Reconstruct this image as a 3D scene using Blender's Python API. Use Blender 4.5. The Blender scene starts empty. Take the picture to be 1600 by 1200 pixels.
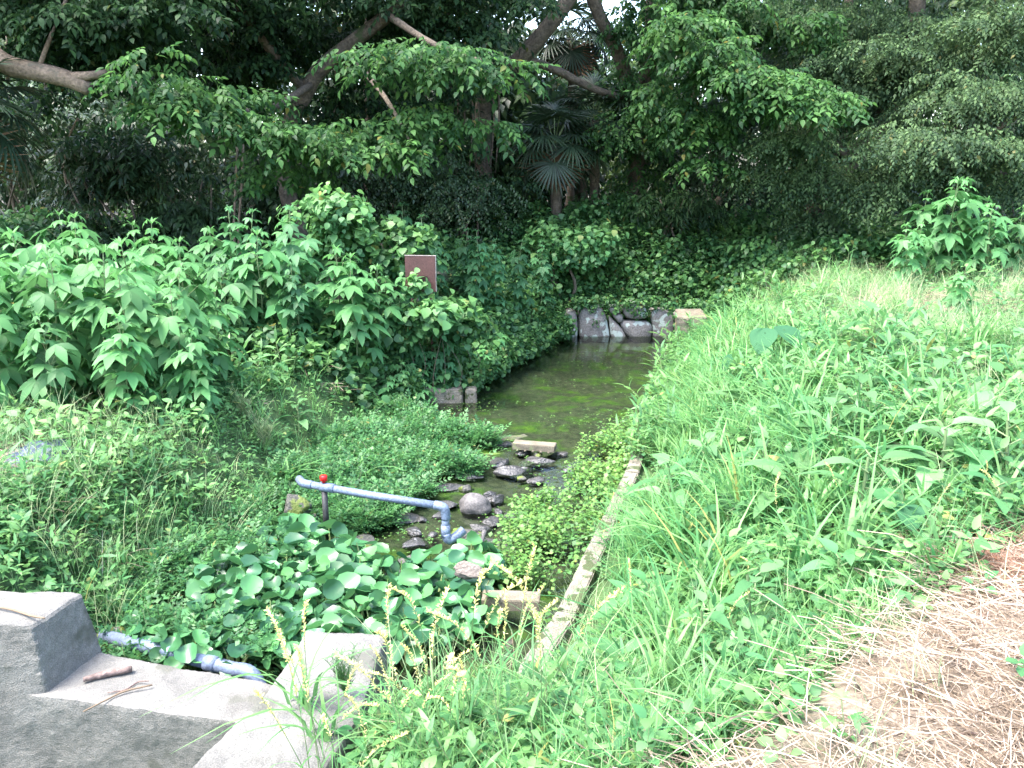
import bpy, math, random
import numpy as np
from mathutils import Vector, noise
R=math.radians
rng=np.random.default_rng(7); random.seed(7)
SC=bpy.context.scene; COL=SC.collection

# ---------------------------------------------------------------- camera, sky, sun, exposure
CAMH=1.6; PITCH=R(14); FPX=1331.0
cd=bpy.data.cameras.new('camera'); cam=bpy.data.objects.new('camera',cd); COL.objects.link(cam)
cam.location=(0,0,CAMH); cam.rotation_euler=(R(90)-PITCH,0,0)
cd.sensor_width=36; cd.lens=36*FPX/1600; cd.clip_start=.05; cd.clip_end=600
SC.camera=cam
SUN_EL=R(66); SUN_AZ=R(-112)      # azimuth clockwise from +Y (over the wood)
w=bpy.data.worlds.new('World'); SC.world=w; w.use_nodes=True
nt=w.node_tree; bg=nt.nodes['Background']
sky=nt.nodes.new('ShaderNodeTexSky'); sky.sky_type='NISHITA'; sky.sun_disc=False
sky.sun_elevation=SUN_EL; sky.sun_rotation=SUN_AZ; sky.dust_density=3.0
nt.links.new(sky.outputs[0],bg.inputs[0]); bg.inputs[1].default_value=.15
sl=bpy.data.lights.new('sun','SUN'); sl.energy=1.3; sl.angle=R(24); sl.color=(1,.97,.93)
so=bpy.data.objects.new('sun',sl); COL.objects.link(so)
sd=Vector((math.sin(SUN_AZ)*math.cos(SUN_EL),math.cos(SUN_AZ)*math.cos(SUN_EL),math.sin(SUN_EL)))
so.rotation_euler=sd.to_track_quat('Z','Y').to_euler(); so.location=(0,0,30)
SC.view_settings.view_transform='Standard'; SC.view_settings.look='None'
SC.view_settings.exposure=3.05; SC.view_settings.gamma=1
cy=SC.cycles; cy.max_bounces=8; cy.diffuse_bounces=5; cy.glossy_bounces=3; cy.transmission_bounces=4
cy.transparent_max_bounces=8; cy.caustics_reflective=False; cy.caustics_refractive=False
cy.use_denoising=True; cy.sample_clamp_indirect=6

# ---------------------------------------------------------------- helpers
def at(u,v,y=None,z=None):
    dx=(u-800)/FPX; dz=-(v-600)/FPX
    Y=math.cos(PITCH)+dz*math.sin(PITCH); Z=-math.sin(PITCH)+dz*math.cos(PITCH)
    t=(y/Y) if z is None else (z-CAMH)/Z
    return np.array((dx*t,Y*t,CAMH+Z*t))
def tag(o,label=None,cat=None,group=None,kind=None):
    if label: o['label']=label
    if cat: o['category']=cat
    if group: o['group']=group
    if kind: o['kind']=kind
    return o
def empty(name,loc=(0,0,0),rz=0):
    o=bpy.data.objects.new(name,None); COL.objects.link(o); o.location=loc; o.rotation_euler=(0,0,rz)
    o.empty_display_size=.1; return o
def mesh_from(name,V,T,mats,mi=None,tint=None,smooth=True):
    V=np.asarray(V,np.float32); T=np.asarray(T,np.int32)
    me=bpy.data.meshes.new(name); nv=len(V); nf=len(T); k=T.shape[1]
    me.vertices.add(nv); me.vertices.foreach_set('co',V.ravel())
    me.loops.add(nf*k); me.loops.foreach_set('vertex_index',T.ravel())
    me.polygons.add(nf); me.polygons.foreach_set('loop_start',np.arange(0,nf*k,k,dtype=np.int32))
    if mi is not None: me.polygons.foreach_set('material_index',np.asarray(mi,np.int32))
    me.polygons.foreach_set('use_smooth',np.full(nf,smooth))
    if tint is not None:
        a=me.attributes.new('tint','FLOAT','POINT'); a.data.foreach_set('value',np.asarray(tint,np.float32))
    for m in (mats if isinstance(mats,(list,tuple)) else [mats]): me.materials.append(m)
    me.update(calc_edges=True); return me
def obj(name,me,parent=None,loc=None):
    o=bpy.data.objects.new(name,me); COL.objects.link(o)
    if parent: o.parent=parent
    if loc is not None: o.location=loc
    return o
def rot(yaw,pitch=0,roll=0):
    yaw,pitch,roll=np.broadcast_arrays(*[np.asarray(a,float) for a in (yaw,pitch,roll)])
    cz,sz,cx,sx,cy_,sy=np.cos(yaw),np.sin(yaw),np.cos(pitch),np.sin(pitch),np.cos(roll),np.sin(roll)
    o=np.zeros_like(cz); i=o+1
    st=lambda *r: np.stack([np.stack(q,-1) for q in r],-2)
    Z=st((cz,-sz,o),(sz,cz,o),(o,o,i)); X=st((i,o,o),(o,cx,-sx),(o,sx,cx)); Yy=st((cy_,o,sy),(o,i,o),(-sy,o,cy_))
    return Z@X@Yy
class TP:                                   # a template: verts, tris, material index, tint per vertex
    def __init__(s): s.V=np.zeros((0,3)); s.T=np.zeros((0,3),int); s.M=np.zeros(0,int); s.t=np.zeros(0)
    def add(s,V,T,m=0,M=None,P=None,sc=1,t=0.5):
        V=np.asarray(V,float)*sc
        if M is not None: V=V@np.asarray(M).T
        if P is not None: V=V+np.asarray(P)
        s.T=np.vstack([s.T,np.asarray(T)+len(s.V)]); s.V=np.vstack([s.V,V])
        s.M=np.concatenate([s.M,np.full(len(T),m)]); s.t=np.concatenate([s.t,np.full(len(V),t)]); return s
    def mesh(s,name,mats,smooth=True): return mesh_from(name,s.V,s.T,mats,s.M,s.t,smooth)
def leaf(L=1,W=.4,rows=((.3,.9),(.6,.8)),fold=.15,droop=.25,base=0.0):
    V=[(0,0,0)]; T=[]; 
    def z(t): return base*t-droop*L*t*t
    for t,wd in rows:
        V+= [(-W/2*wd,t*L,z(t)+fold*W*wd*.5),(0,t*L,z(t)),(W/2*wd,t*L,z(t)+fold*W*wd*.5)]
    V.append((0,L,z(1)))
    T+=[(0,2,1),(0,3,2)]
    for r in range(len(rows)-1):
        a=1+3*r; b=a+3
        T+=[(a,a+1,b+1),(a,b+1,b),(a+1,a+2,b+2),(a+1,b+2,b+1)]
    e=1+3*(len(rows)-1); tip=len(V)-1
    T+=[(e,e+1,tip),(e+1,e+2,tip)]
    return np.array(V,float),np.array(T)
def tube(path,rad,n=6,cap=True,jit=0):
    path=np.asarray(path,float); rad=np.broadcast_to(rad,len(path)); V=[];T=[]
    d=np.gradient(path,axis=0); up=np.array((0.12,.21,1.0))
    for i,(p,q) in enumerate(zip(path,d)):
        q=q/(np.linalg.norm(q)+1e-9); a=np.cross(q,up if abs(q@up)<.97*np.linalg.norm(up) else np.array((1.,0,0))); a/=np.linalg.norm(a); b=np.cross(q,a)
        for k in range(n):
            an=2*math.pi*k/n; r=rad[i]*(1+jit*(rng.random()-.5)); V.append(p+r*(math.cos(an)*a+math.sin(an)*b))
    m=len(path)
    for i in range(m-1):
        for k in range(n):
            a=i*n+k;b=i*n+(k+1)%n;c=a+n;e=b+n; T+=[(a,b,e),(a,e,c)]
    if cap:
        V.append(path[0]);V.append(path[-1]); A=m*n;B=A+1
        for k in range(n): T+=[(A,(k+1)%n,k),(B,(m-1)*n+k,(m-1)*n+(k+1)%n)]
    return np.array(V),np.array(T)
def smooth_path(P,n=4):
    P=np.asarray(P,float); Q=np.vstack([2*P[0]-P[1],P,2*P[-1]-P[-2]]); out=[]
    for i in range(1,len(Q)-2):
        for k in range(n):
            t=k/n; a,b,c,d=Q[i-1:i+3]
            out.append(.5*((2*b)+(c-a)*t+(2*a-5*b+4*c-d)*t*t+(3*b-a-3*c+d)*t**3))
    out.append(P[-1]); return np.array(out)
def scatter(tps,P,M,S,mats,name,tint=None,parent=None,smooth=True,near=None,nd=5.5):
    """merge many copies of templates into ONE mesh object"""
    N=len(P); idx=rng.integers(0,len(tps),N)
    if near: idx=idx+len(tps)*(np.hypot(P[:,0],P[:,1])<nd); tps=list(tps)+list(near)
    S=np.broadcast_to(S,(N,)); tn=rng.random(N) if tint is None else tint
    Vs=[];Ts=[];Ms=[];Tn=[];off=0
    for k,tp in enumerate(tps):
        s=np.nonzero(idx==k)[0]
        if len(s)==0: continue
        V=np.einsum('nij,vj->nvi',M[s],tp.V)*S[s][:,None,None]+P[s][:,None,:]
        nv=len(tp.V); T=tp.T[None]+(np.arange(len(s))*nv)[:,None,None]+off
        Vs.append(V.reshape(-1,3));Ts.append(T.reshape(-1,3));Ms.append(np.tile(tp.M,len(s)))
        Tn.append(np.clip(tn[s][:,None]+(tp.t[None]-.5)*.8,0,1).ravel()); off+=len(s)*nv
    me=mesh_from(name,np.vstack(Vs),np.vstack(Ts),mats,np.concatenate(Ms),np.concatenate(Tn),smooth)
    return obj(name,me,parent)

# ---------------------------------------------------------------- materials
def newmat(name):
    m=bpy.data.materials.new(name); m.use_nodes=True; n=m.node_tree.nodes; n.clear(); return m,n,m.node_tree.links
def N(n,t,**k):
    x=n.new(t)
    for a,b in k.items(): setattr(x,a,b)
    return x
def leafmat(name,c1,c2,rough=.5,tr=.35,spec=.35,objrand=False):
    m,n,l=newmat(name)
    at_=N(n,'ShaderNodeAttribute',attribute_name='tint')
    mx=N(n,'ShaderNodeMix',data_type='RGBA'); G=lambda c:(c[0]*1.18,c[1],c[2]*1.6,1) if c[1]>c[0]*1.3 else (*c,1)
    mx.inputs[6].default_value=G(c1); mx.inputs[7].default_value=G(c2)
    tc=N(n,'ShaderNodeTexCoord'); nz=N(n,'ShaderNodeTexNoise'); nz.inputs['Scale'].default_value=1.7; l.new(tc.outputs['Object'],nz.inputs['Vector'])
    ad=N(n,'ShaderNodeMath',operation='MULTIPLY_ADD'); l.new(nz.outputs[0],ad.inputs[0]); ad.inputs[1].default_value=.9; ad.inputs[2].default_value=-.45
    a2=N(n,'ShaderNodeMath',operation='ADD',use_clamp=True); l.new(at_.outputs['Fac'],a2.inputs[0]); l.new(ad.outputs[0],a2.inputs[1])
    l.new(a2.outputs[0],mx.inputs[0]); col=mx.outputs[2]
    gi=N(n,'ShaderNodeNewGeometry'); iv=N(n,'ShaderNodeMapRange'); l.new(gi.outputs['Random Per Island'],iv.inputs[0]); iv.inputs[3].default_value=.72; iv.inputs[4].default_value=1.28
    hv=N(n,'ShaderNodeHueSaturation'); l.new(iv.outputs[0],hv.inputs['Value']); l.new(col,hv.inputs['Color']); col=hv.outputs[0]
    if c1[1]>c1[0]*1.5 and not objrand:
        ye=N(n,'ShaderNodeMapRange'); l.new(gi.outputs['Random Per Island'],ye.inputs[0]); ye.inputs[1].default_value=.982; ye.inputs[2].default_value=.995
        my=N(n,'ShaderNodeMix',data_type='RGBA'); l.new(ye.outputs[0],my.inputs[0]); l.new(col,my.inputs[6]); my.inputs[7].default_value=(c2[1]*.85,c2[1]*.85,c2[2]*1.3,1); col=my.outputs[2]
    if objrand:
        oi=N(n,'ShaderNodeObjectInfo'); hs=N(n,'ShaderNodeHueSaturation'); mr=N(n,'ShaderNodeMapRange'); l.new(oi.outputs['Random'],mr.inputs[0]); mr.inputs[3].default_value=.75; mr.inputs[4].default_value=1.25
        l.new(mr.outputs[0],hs.inputs['Value']); l.new(col,hs.inputs['Color']); col=hs.outputs[0]
    p=N(n,'ShaderNodeBsdfPrincipled'); p.inputs['Roughness'].default_value=rough; p.inputs['Specular IOR Level'].default_value=spec; l.new(col,p.inputs['Base Color'])
    t=N(n,'ShaderNodeBsdfTranslucent'); h2=N(n,'ShaderNodeHueSaturation'); h2.inputs['Hue'].default_value=.495; h2.inputs['Value'].default_value=1.5; l.new(col,h2.inputs['Color']); l.new(h2.outputs[0],t.inputs[0])
    ms=N(n,'ShaderNodeMixShader'); ms.inputs[0].default_value=tr; l.new(p.outputs[0],ms.inputs[1]); l.new(t.outputs[0],ms.inputs[2])
    o=N(n,'ShaderNodeOutputMaterial'); l.new(ms.outputs[0],o.inputs[0]); return m
def rockmat(name,c1,c2,scale=6,bump=.4,rough=.85,spots=None,spot_scale=5,spot_lo=.6,fine=60,spec=.4):
    m,n,l=newmat(name); tc=N(n,'ShaderNodeTexCoord'); g=N(n,'ShaderNodeNewGeometry')
    nz=N(n,'ShaderNodeTexNoise'); nz.inputs['Scale'].default_value=scale; nz.inputs['Detail'].default_value=8; nz.inputs['Roughness'].default_value=.65; l.new(g.outputs['Position'],nz.inputs[0])
    rp=N(n,'ShaderNodeMapRange'); rp.inputs[1].default_value=.3; rp.inputs[2].default_value=.7; l.new(nz.outputs[0],rp.inputs[0])
    mx=N(n,'ShaderNodeMix',data_type='RGBA'); mx.inputs[6].default_value=(*c1,1); mx.inputs[7].default_value=(*c2,1); l.new(rp.outputs[0],mx.inputs[0]); col=mx.outputs[2]
    f=N(n,'ShaderNodeTexNoise'); f.inputs['Scale'].default_value=fine; f.inputs['Detail'].default_value=4; l.new(g.outputs['Position'],f.inputs[0])
    fr=N(n,'ShaderNodeMapRange'); fr.inputs[1].default_value=.3; fr.inputs[2].default_value=.7; fr.inputs[3].default_value=.62; fr.inputs[4].default_value=1.32; l.new(f.outputs[0],fr.inputs[0])
    m2=N(n,'ShaderNodeMix',data_type='RGBA',blend_type='MULTIPLY'); m2.inputs[0].default_value=1; l.new(col,m2.inputs[6]); l.new(fr.outputs[0],m2.inputs[7]); col=m2.outputs[2]
    if spots:
        s=N(n,'ShaderNodeTexNoise'); s.inputs['Scale'].default_value=spot_scale; s.inputs['Detail'].default_value=5; l.new(g.outputs['Position'],s.inputs[0])
        sr=N(n,'ShaderNodeMapRange'); sr.inputs[1].default_value=spot_lo; sr.inputs[2].default_value=spot_lo+.04; l.new(s.outputs[0],sr.inputs[0])
        m3=N(n,'ShaderNodeMix',data_type='RGBA'); l.new(sr.outputs[0],m3.inputs[0]); l.new(col,m3.inputs[6]); m3.inputs[7].default_value=(*spots,1); col=m3.outputs[2]
    b=N(n,'ShaderNodeBump'); b.inputs['Strength'].default_value=bump; b.inputs['Distance'].default_value=.02
    ad=N(n,'ShaderNodeMath',operation='ADD'); l.new(nz.outputs[0],ad.inputs[0]); l.new(f.outputs[0],ad.inputs[1]); l.new(ad.outputs[0],b.inputs['Height'])
    p=N(n,'ShaderNodeBsdfPrincipled'); p.inputs['Roughness'].default_value=rough; p.inputs['Specular IOR Level'].default_value=spec
    l.new(col,p.inputs['Base Color']); l.new(b.outputs[0],p.inputs['Normal'])
    o=N(n,'ShaderNodeOutputMaterial'); l.new(p.outputs[0],o.inputs[0]); return m
def groundmat():
    m,n,l=newmat('ground_soil'); g=N(n,'ShaderNodeNewGeometry'); pos=g.outputs['Position']
    def nz(s,d=8,r=.6):
        x=N(n,'ShaderNodeTexNoise'); x.inputs['Scale'].default_value=s; x.inputs['Detail'].default_value=d; x.inputs['Roughness'].default_value=r; l.new(pos,x.inputs[0]); return x.outputs[0]
    def mix(f,a,b):
        x=N(n,'ShaderNodeMix',data_type='RGBA'); l.new(f,x.inputs[0])
        for i,c in ((6,a),(7,b)):
            if isinstance(c,tuple): x.inputs[i].default_value=(*c,1)
            else: l.new(c,x.inputs[i])
        return x.outputs[2]
    def ramp(f,a,b):
        x=N(n,'ShaderNodeMapRange'); x.inputs[1].default_value=a; x.inputs[2].default_value=b; l.new(f,x.inputs[0]); return x.outputs[0]
    soil=mix(ramp(nz(5),.35,.65),(.06,.047,.03),(.17,.13,.09)); soil=mix(ramp(nz(40),.4,.7),soil,(.23,.19,.13))
    straw=mix(ramp(nz(25),.35,.65),(.13,.1,.07),(.3,.24,.18))
    moss=mix(ramp(nz(9),.35,.65),(.035,.08,.012),(.11,.17,.02)); mud=mix(ramp(nz(14),.4,.6),(.035,.034,.024),(.08,.072,.052))
    moss=mix(ramp(nz(3.2,5),.5,.66),mud,moss)
    green=mix(ramp(nz(12),.3,.7),(.02,.05,.012),(.06,.11,.03))
    def attr(nm): return N(n,'ShaderNodeAttribute',attribute_name=nm).outputs['Fac']
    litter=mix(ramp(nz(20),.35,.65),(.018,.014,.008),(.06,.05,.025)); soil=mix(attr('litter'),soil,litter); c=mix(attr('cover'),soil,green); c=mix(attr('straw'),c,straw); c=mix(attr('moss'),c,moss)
    b=N(n,'ShaderNodeBump'); b.inputs['Strength'].default_value=.7; b.inputs['Distance'].default_value=.03; l.new(nz(30),b.inputs['Height'])
    p=N(n,'ShaderNodeBsdfPrincipled'); p.inputs['Roughness'].default_value=.9; l.new(c,p.inputs['Base Color']); l.new(b.outputs[0],p.inputs['Normal'])
    o=N(n,'ShaderNodeOutputMaterial'); l.new(p.outputs[0],o.inputs[0]); return m
def watermat():
    m,n,l=newmat('stream_water'); g=N(n,'ShaderNodeNewGeometry')
    z=N(n,'ShaderNodeTexNoise'); z.inputs['Scale'].default_value=9; z.inputs['Detail'].default_value=3; l.new(g.outputs['Position'],z.inputs[0])
    b=N(n,'ShaderNodeBump'); b.inputs['Strength'].default_value=.06; b.inputs['Distance'].default_value=.05; l.new(z.outputs[0],b.inputs['Height'])
    gl=N(n,'ShaderNodeBsdfGlossy'); gl.inputs['Roughness'].default_value=.03; l.new(b.outputs[0],gl.inputs['Normal'])
    t=N(n,'ShaderNodeBsdfTransparent'); t.inputs[0].default_value=(.62,.74,.6,1)
    f=N(n,'ShaderNodeFresnel'); f.inputs[0].default_value=1.33; l.new(b.outputs[0],f.inputs['Normal'])
    ms=N(n,'ShaderNodeMixShader'); l.new(f.outputs[0],ms.inputs[0]); l.new(t.outputs[0],ms.inputs[1]); l.new(gl.outputs[0],ms.inputs[2])
    o=N(n,'ShaderNodeOutputMaterial'); l.new(ms.outputs[0],o.inputs[0]); return m
def plain(name,c,rough=.5,metal=0,var=.15,scale=20):
    return rockmat(name,tuple(x*(1-var) for x in c),tuple(min(1,x*(1+var)) for x in c),scale,.08,rough,fine=80)
M_ground=groundmat(); M_water=watermat()
M_conc=rockmat('weathered_concrete',(.095,.092,.083),(.175,.168,.152),4,.4,.9,(.085,.085,.07),3,.58,170)
M_conc2=rockmat('kerb_concrete',(.12,.105,.08),(.22,.2,.16),8,.6,.9,(.05,.065,.025),9,.55,90)
M_stone=rockmat('wall_stone',(.13,.12,.11),(.27,.245,.22),4,.6,.85,(.38,.43,.38),7,.56,50)
M_wet=rockmat('wet_rock',(.018,.017,.016),(.075,.072,.07),9,.7,.3,(.2,.2,.2),11,.63,60,.6)
M_mossrock=rockmat('mossy_rock',(.035,.035,.028),(.09,.088,.075),8,.6,.6,(.09,.12,.02),6,.52,60)
M_dry=rockmat('dry_rock',(.1,.084,.073),(.2,.168,.145),8,.5,.85,None,fine=70)
M_round=rockmat('round_rock',(.06,.056,.054),(.13,.12,.115),6,.3,.6,None,fine=70)
M_plank=rockmat('plank_grey',(.1,.086,.06),(.19,.162,.118),12,.3,.8,(.16,.17,.09),8,.64,120)
M_pvc=plain('grey_blue_plastic',(.115,.145,.205),.45,var=.22,scale=7)
M_red=plain('red_plastic',(.6,.01,.01),.4)
M_black=plain('dark_plastic',(.03,.03,.03),.5)
M_sign=plain('maroon_paint',(.075,.034,.03),.5,var=.12,scale=8)
M_white=plain('white_edge',(.3,.26,.24),.6)
M_tarp=plain('blue_grey_sheet',(.05,.072,.12),.6,var=.35,scale=5)
M_tin=plain('pale_blue_film',(.2,.27,.4),.4)
M_bark=rockmat('bark',(.055,.045,.035),(.17,.135,.1),7,.9,.95,(.05,.07,.03),4,.6,30)
M_bark2=rockmat('pale_bark',(.12,.09,.06),(.24,.175,.125),5,.7,.9,(.12,.1,.07),4,.58,30)
M_stick=rockmat('stick_brown',(.1,.07,.06),(.22,.16,.14),20,.6,.9)
M_strawm=leafmat('dry_straw',(.17,.125,.085),(.55,.45,.35),.7,.15,.2)
M_strawd=leafmat('rusty_dry_stems',(.2,.1,.06),(.4,.27,.2),.8,.1,.2)
M_stem=leafmat('green_stem',(.08,.16,.04),(.16,.24,.07),.6,.1)
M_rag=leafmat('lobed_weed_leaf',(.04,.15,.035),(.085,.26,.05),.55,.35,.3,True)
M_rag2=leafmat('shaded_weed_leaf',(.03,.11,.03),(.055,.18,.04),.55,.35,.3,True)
M_dock=leafmat('broad_leaf',(.05,.17,.04),(.12,.28,.07),.65,.4,.15,True)
M_grass=leafmat('grass_blade',(.05,.19,.04),(.15,.34,.07),.5,.4,.3)
M_thin=leafmat('thin_grass',(.1,.24,.06),(.42,.46,.26),.6,.35,.3)
M_cover=leafmat('cover_leaf',(.045,.16,.035),(.13,.31,.06),.5,.35,.35)
M_cress=leafmat('cress_leaf',(.05,.16,.025),(.14,.31,.045),.5,.35,.35)
M_cressd=leafmat('fern_leaf',(.025,.11,.025),(.07,.21,.04),.5,.35,.35)
M_vine=leafmat('vine_leaf',(.026,.1,.022),(.085,.22,.038),.5,.35,.35)
M_hy=leafmat('hyacinth_leaf',(.026,.11,.03),(.07,.22,.045),.33,.2,.45,True)
M_hyst=leafmat('hyacinth_stalk',(.12,.26,.05),(.25,.36,.1),.4,.3,.4)
M_seed=leafmat('seed_head',(.45,.42,.15),(.75,.68,.3),.7,.3,.2)
M_palm=leafmat('palm_leaf',(.009,.026,.009),(.026,.06,.017),.45,.2,.4)
M_palmdead=leafmat('dead_palm_leaf',(.12,.07,.045),(.26,.16,.1),.8,.1,.2)
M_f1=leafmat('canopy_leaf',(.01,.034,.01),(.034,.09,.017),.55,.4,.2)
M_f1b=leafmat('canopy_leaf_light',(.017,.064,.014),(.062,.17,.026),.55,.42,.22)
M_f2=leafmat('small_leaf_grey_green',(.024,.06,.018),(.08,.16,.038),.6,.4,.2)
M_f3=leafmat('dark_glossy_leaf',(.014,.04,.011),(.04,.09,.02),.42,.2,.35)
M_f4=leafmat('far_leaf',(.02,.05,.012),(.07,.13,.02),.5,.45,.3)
M_tara=leafmat('taro_leaf',(.02,.08,.025),(.04,.13,.036),.7,.2,.1)

# ---------------------------------------------------------------- terrain
KX=np.array([-.72,-.28,0.0,.24,.5,.9,1.66,2.42,2.7,3.2]); KY=np.array([3.0,3.35,3.61,4.22,5.12,6.45,9.43,12.0,13.5,15])
CH=np.array([(-.28,3.7),(0.0,3.75),(.24,4.22),(.5,5.12),(.9,6.45),(1.66,9.43),(2.42,12),(2.66,13.5),(1.0,13.5),(.62,12.5),(-.02,10.95),(-.42,9.85),(-.55,9.45),(-1.0,9.42),(-1.35,8.4),(-1.85,7.0),(-1.9,5.9),(-2.15,5.2),(-2.3,4.6),(-2.3,3.9),(-.9,3.7)])
STREAM=np.array([(1.3,9.0),(.7,8.2),(.3,7.6),(.05,7.0),(-.3,6.4),(-.5,5.75),(-.85,5.3)])
def sdist(x,y,P=CH,closed=True):
    x=np.asarray(x,float); y=np.asarray(y,float); D=np.full(x.shape,1e9); ins=np.zeros(x.shape,bool); n=len(P)
    for i in range(n if closed else n-1):
        a=P[i]; b=P[(i+1)%n]; e=b-a; t=np.clip(((x-a[0])*e[0]+(y-a[1])*e[1])/(e@e),0,1)
        D=np.minimum(D,np.hypot(x-a[0]-t*e[0],y-a[1]-t*e[1]))
        if closed:
            c=(a[1]>y)!=(b[1]>y); xi=a[0]+(y-a[1])*e[0]/(e[1] if e[1] else 1e-9); ins^=c&(x<xi)
    return np.where(ins,-D,D) if closed else D
def ss(t): t=np.clip(t,0,1); return t*t*(3-2*t)
def wn(x,y,s=1.0,seed=0.):       # cheap smooth noise from sines, about -1..1
    x=x*s+seed;y=y*s+seed*1.7
    return (np.sin(1.3*x+.7*np.sin(1.9*y+1))+np.sin(1.7*y+1.1*np.sin(1.2*x+2))+np.sin(2.3*(x+y)+1.3*np.sin(2.9*x-y)))/3
def water_z(y): return -.95-.09*ss((7.9-y)/1.6)
def kerbx(y): return np.interp(y,KY,KX,left=-.9,right=3.2)
def isright(x,y): return x>kerbx(y)-.05
def H(x,y):
    x=np.asarray(x,float); y=np.asarray(y,float); d=sdist(x,y); r=isright(x,y)
    zr=-.02+.03*np.clip(x-1,0,9)+.05*wn(x,y,.8)
    zR=-.8+(zr+.8)*(.25*ss((d-.15)/.5)+.75*ss((d-.2)/1.9))
    zl=-.42+.3*ss((d-.4)/4)+.04*wn(x,y,.9,3)
    zL=-1.0+(zl+1.0)*ss(d/(.75-.3*ss((y-8.6)/.6)))
    zb=-.42+.5*ss((y-13.6)/3.5)+.05*wn(x,y,.6,5)
    z=np.where(r,zR,zL); kb=ss((y-13.3)/1.2); z=z*(1-kb)+zb*kb
    ds=sdist(x,y,STREAM,False); bed=water_z(y)-.02-.10*ss((y-8)/2)-.05*ss(1-ds/.35)+.035*wn(x,y,3.1,2)+.015*wn(x,y,9,1)
    z=np.where(d<=0,bed,z)
    front=(y<3.85)                      # lower channel downstream of the weir
    low=-1.5+.05*wn(x,y,2); xw=-1.15+.15*(y-3)
    m=ss((xw-x)/.35)*ss((3.95-y)/.15)*(1-ss((-4.6-x)/.9))
    z=np.where(front,z*(1-m)+low*m,z)
    wing=front&(x>-1.5)&(x<0.6); z=np.where(wing&(x>xw-.1),np.minimum(z,-.74+.7*ss((x+.95)/1.7)),z)
    return z
def axis(lo,f0,f1,hi,fine,coarse):
    a=[f0]; 
    while a[-1]<f1: a.append(a[-1]+fine)
    s=fine; b=a[-1]
    while b<hi: s=min(s*1.25,coarse); b+=s; a.append(b)
    s=fine; b=f0; pre=[]
    while b>lo: s=min(s*1.25,coarse); b-=s; pre.append(b)
    return np.array(pre[::-1]+a)
def straw_mask(x,y):
    a=ss((x-np.interp(y,(1.5,2.2,2.7,3.2,3.9,4.6),(.2,.45,1.05,1.75,2.6,3.6))+.12*wn(x,y,3))/.25)*ss((4.9-y)/.8)
    b=ss((.62+.1*wn(x,y,4)-np.hypot((x+3.6)/1.1,(y-5.5)/.75))/.3)
    c=ss((.5-np.hypot(x-3.9,(y-8.6)/.8))/.3)+ss((.6-np.hypot((x-3.3)/.8,(y-5.6)/.6))/.4)*.8
    e=ss((.5-np.hypot((x-.6)/1.,(y-1.95)/.6))/.4)
    f=.8*ss((1-np.hypot((x-5.3)/1.9,(y-9.9)/1.0))/.5)
    return np.clip(a*ss(.95+.55*wn(x,y,2.6,7))+b+c+e+f,0,1)
def build_ground():
    X=axis(-160,-5.2,6.5,160,.075,9); Y=axis(-40,1.2,15.5,260,.075,9); gx,gy=np.meshgrid(X,Y); z=H(gx,gy)
    far=ss((np.hypot(gx,gy-8)-22)/40); z=z+far*(.6*wn(gx,gy,.07)+.3)
    V=np.stack([gx,gy,z],-1).reshape(-1,3); nx=len(X); ny=len(Y)
    i=np.arange(nx*ny).reshape(ny,nx); Q=np.stack([i[:-1,:-1],i[:-1,1:],i[1:,1:],i[1:,:-1]],-1).reshape(-1,4)
    me=mesh_from('ground',V,Q,M_ground); x,y=V[:,0],V[:,1]; d=sdist(x,y)
    moss=ss((.12-d)/.15)*(y>3.6); cover=ss((15.8-y)/1.5)*(1-ss((np.hypot(x,y-8)-14)/3)); st=straw_mask(x,y)
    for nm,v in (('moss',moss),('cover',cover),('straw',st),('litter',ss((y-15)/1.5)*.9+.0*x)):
        a=me.attributes.new(nm,'FLOAT','POINT'); a.data.foreach_set('value',v.astype(np.float32))
    tag(obj('ground',me),'uneven soil of the stream banks and the forest floor',None,None,'structure')
build_ground()
def build_water():
    X=np.linspace(-2.6,3.0,60); Y=np.linspace(3.75,13.75,110); gx,gy=np.meshgrid(X,Y); z=water_z(gy)
    i=np.arange(gx.size).reshape(gx.shape); Q=np.stack([i[:-1,:-1],i[:-1,1:],i[1:,1:],i[1:,:-1]],-1).reshape(-1,4)
    V=np.stack([gx,gy,z],-1).reshape(-1,3); c=V[Q].mean(1); keep=sdist(c[:,0],c[:,1])<.15
    tag(obj('water',mesh_from('water',V,Q[keep],M_water)),'shallow dark clear water of the spring pond and stream',None,None,'structure')
build_water()

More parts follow.
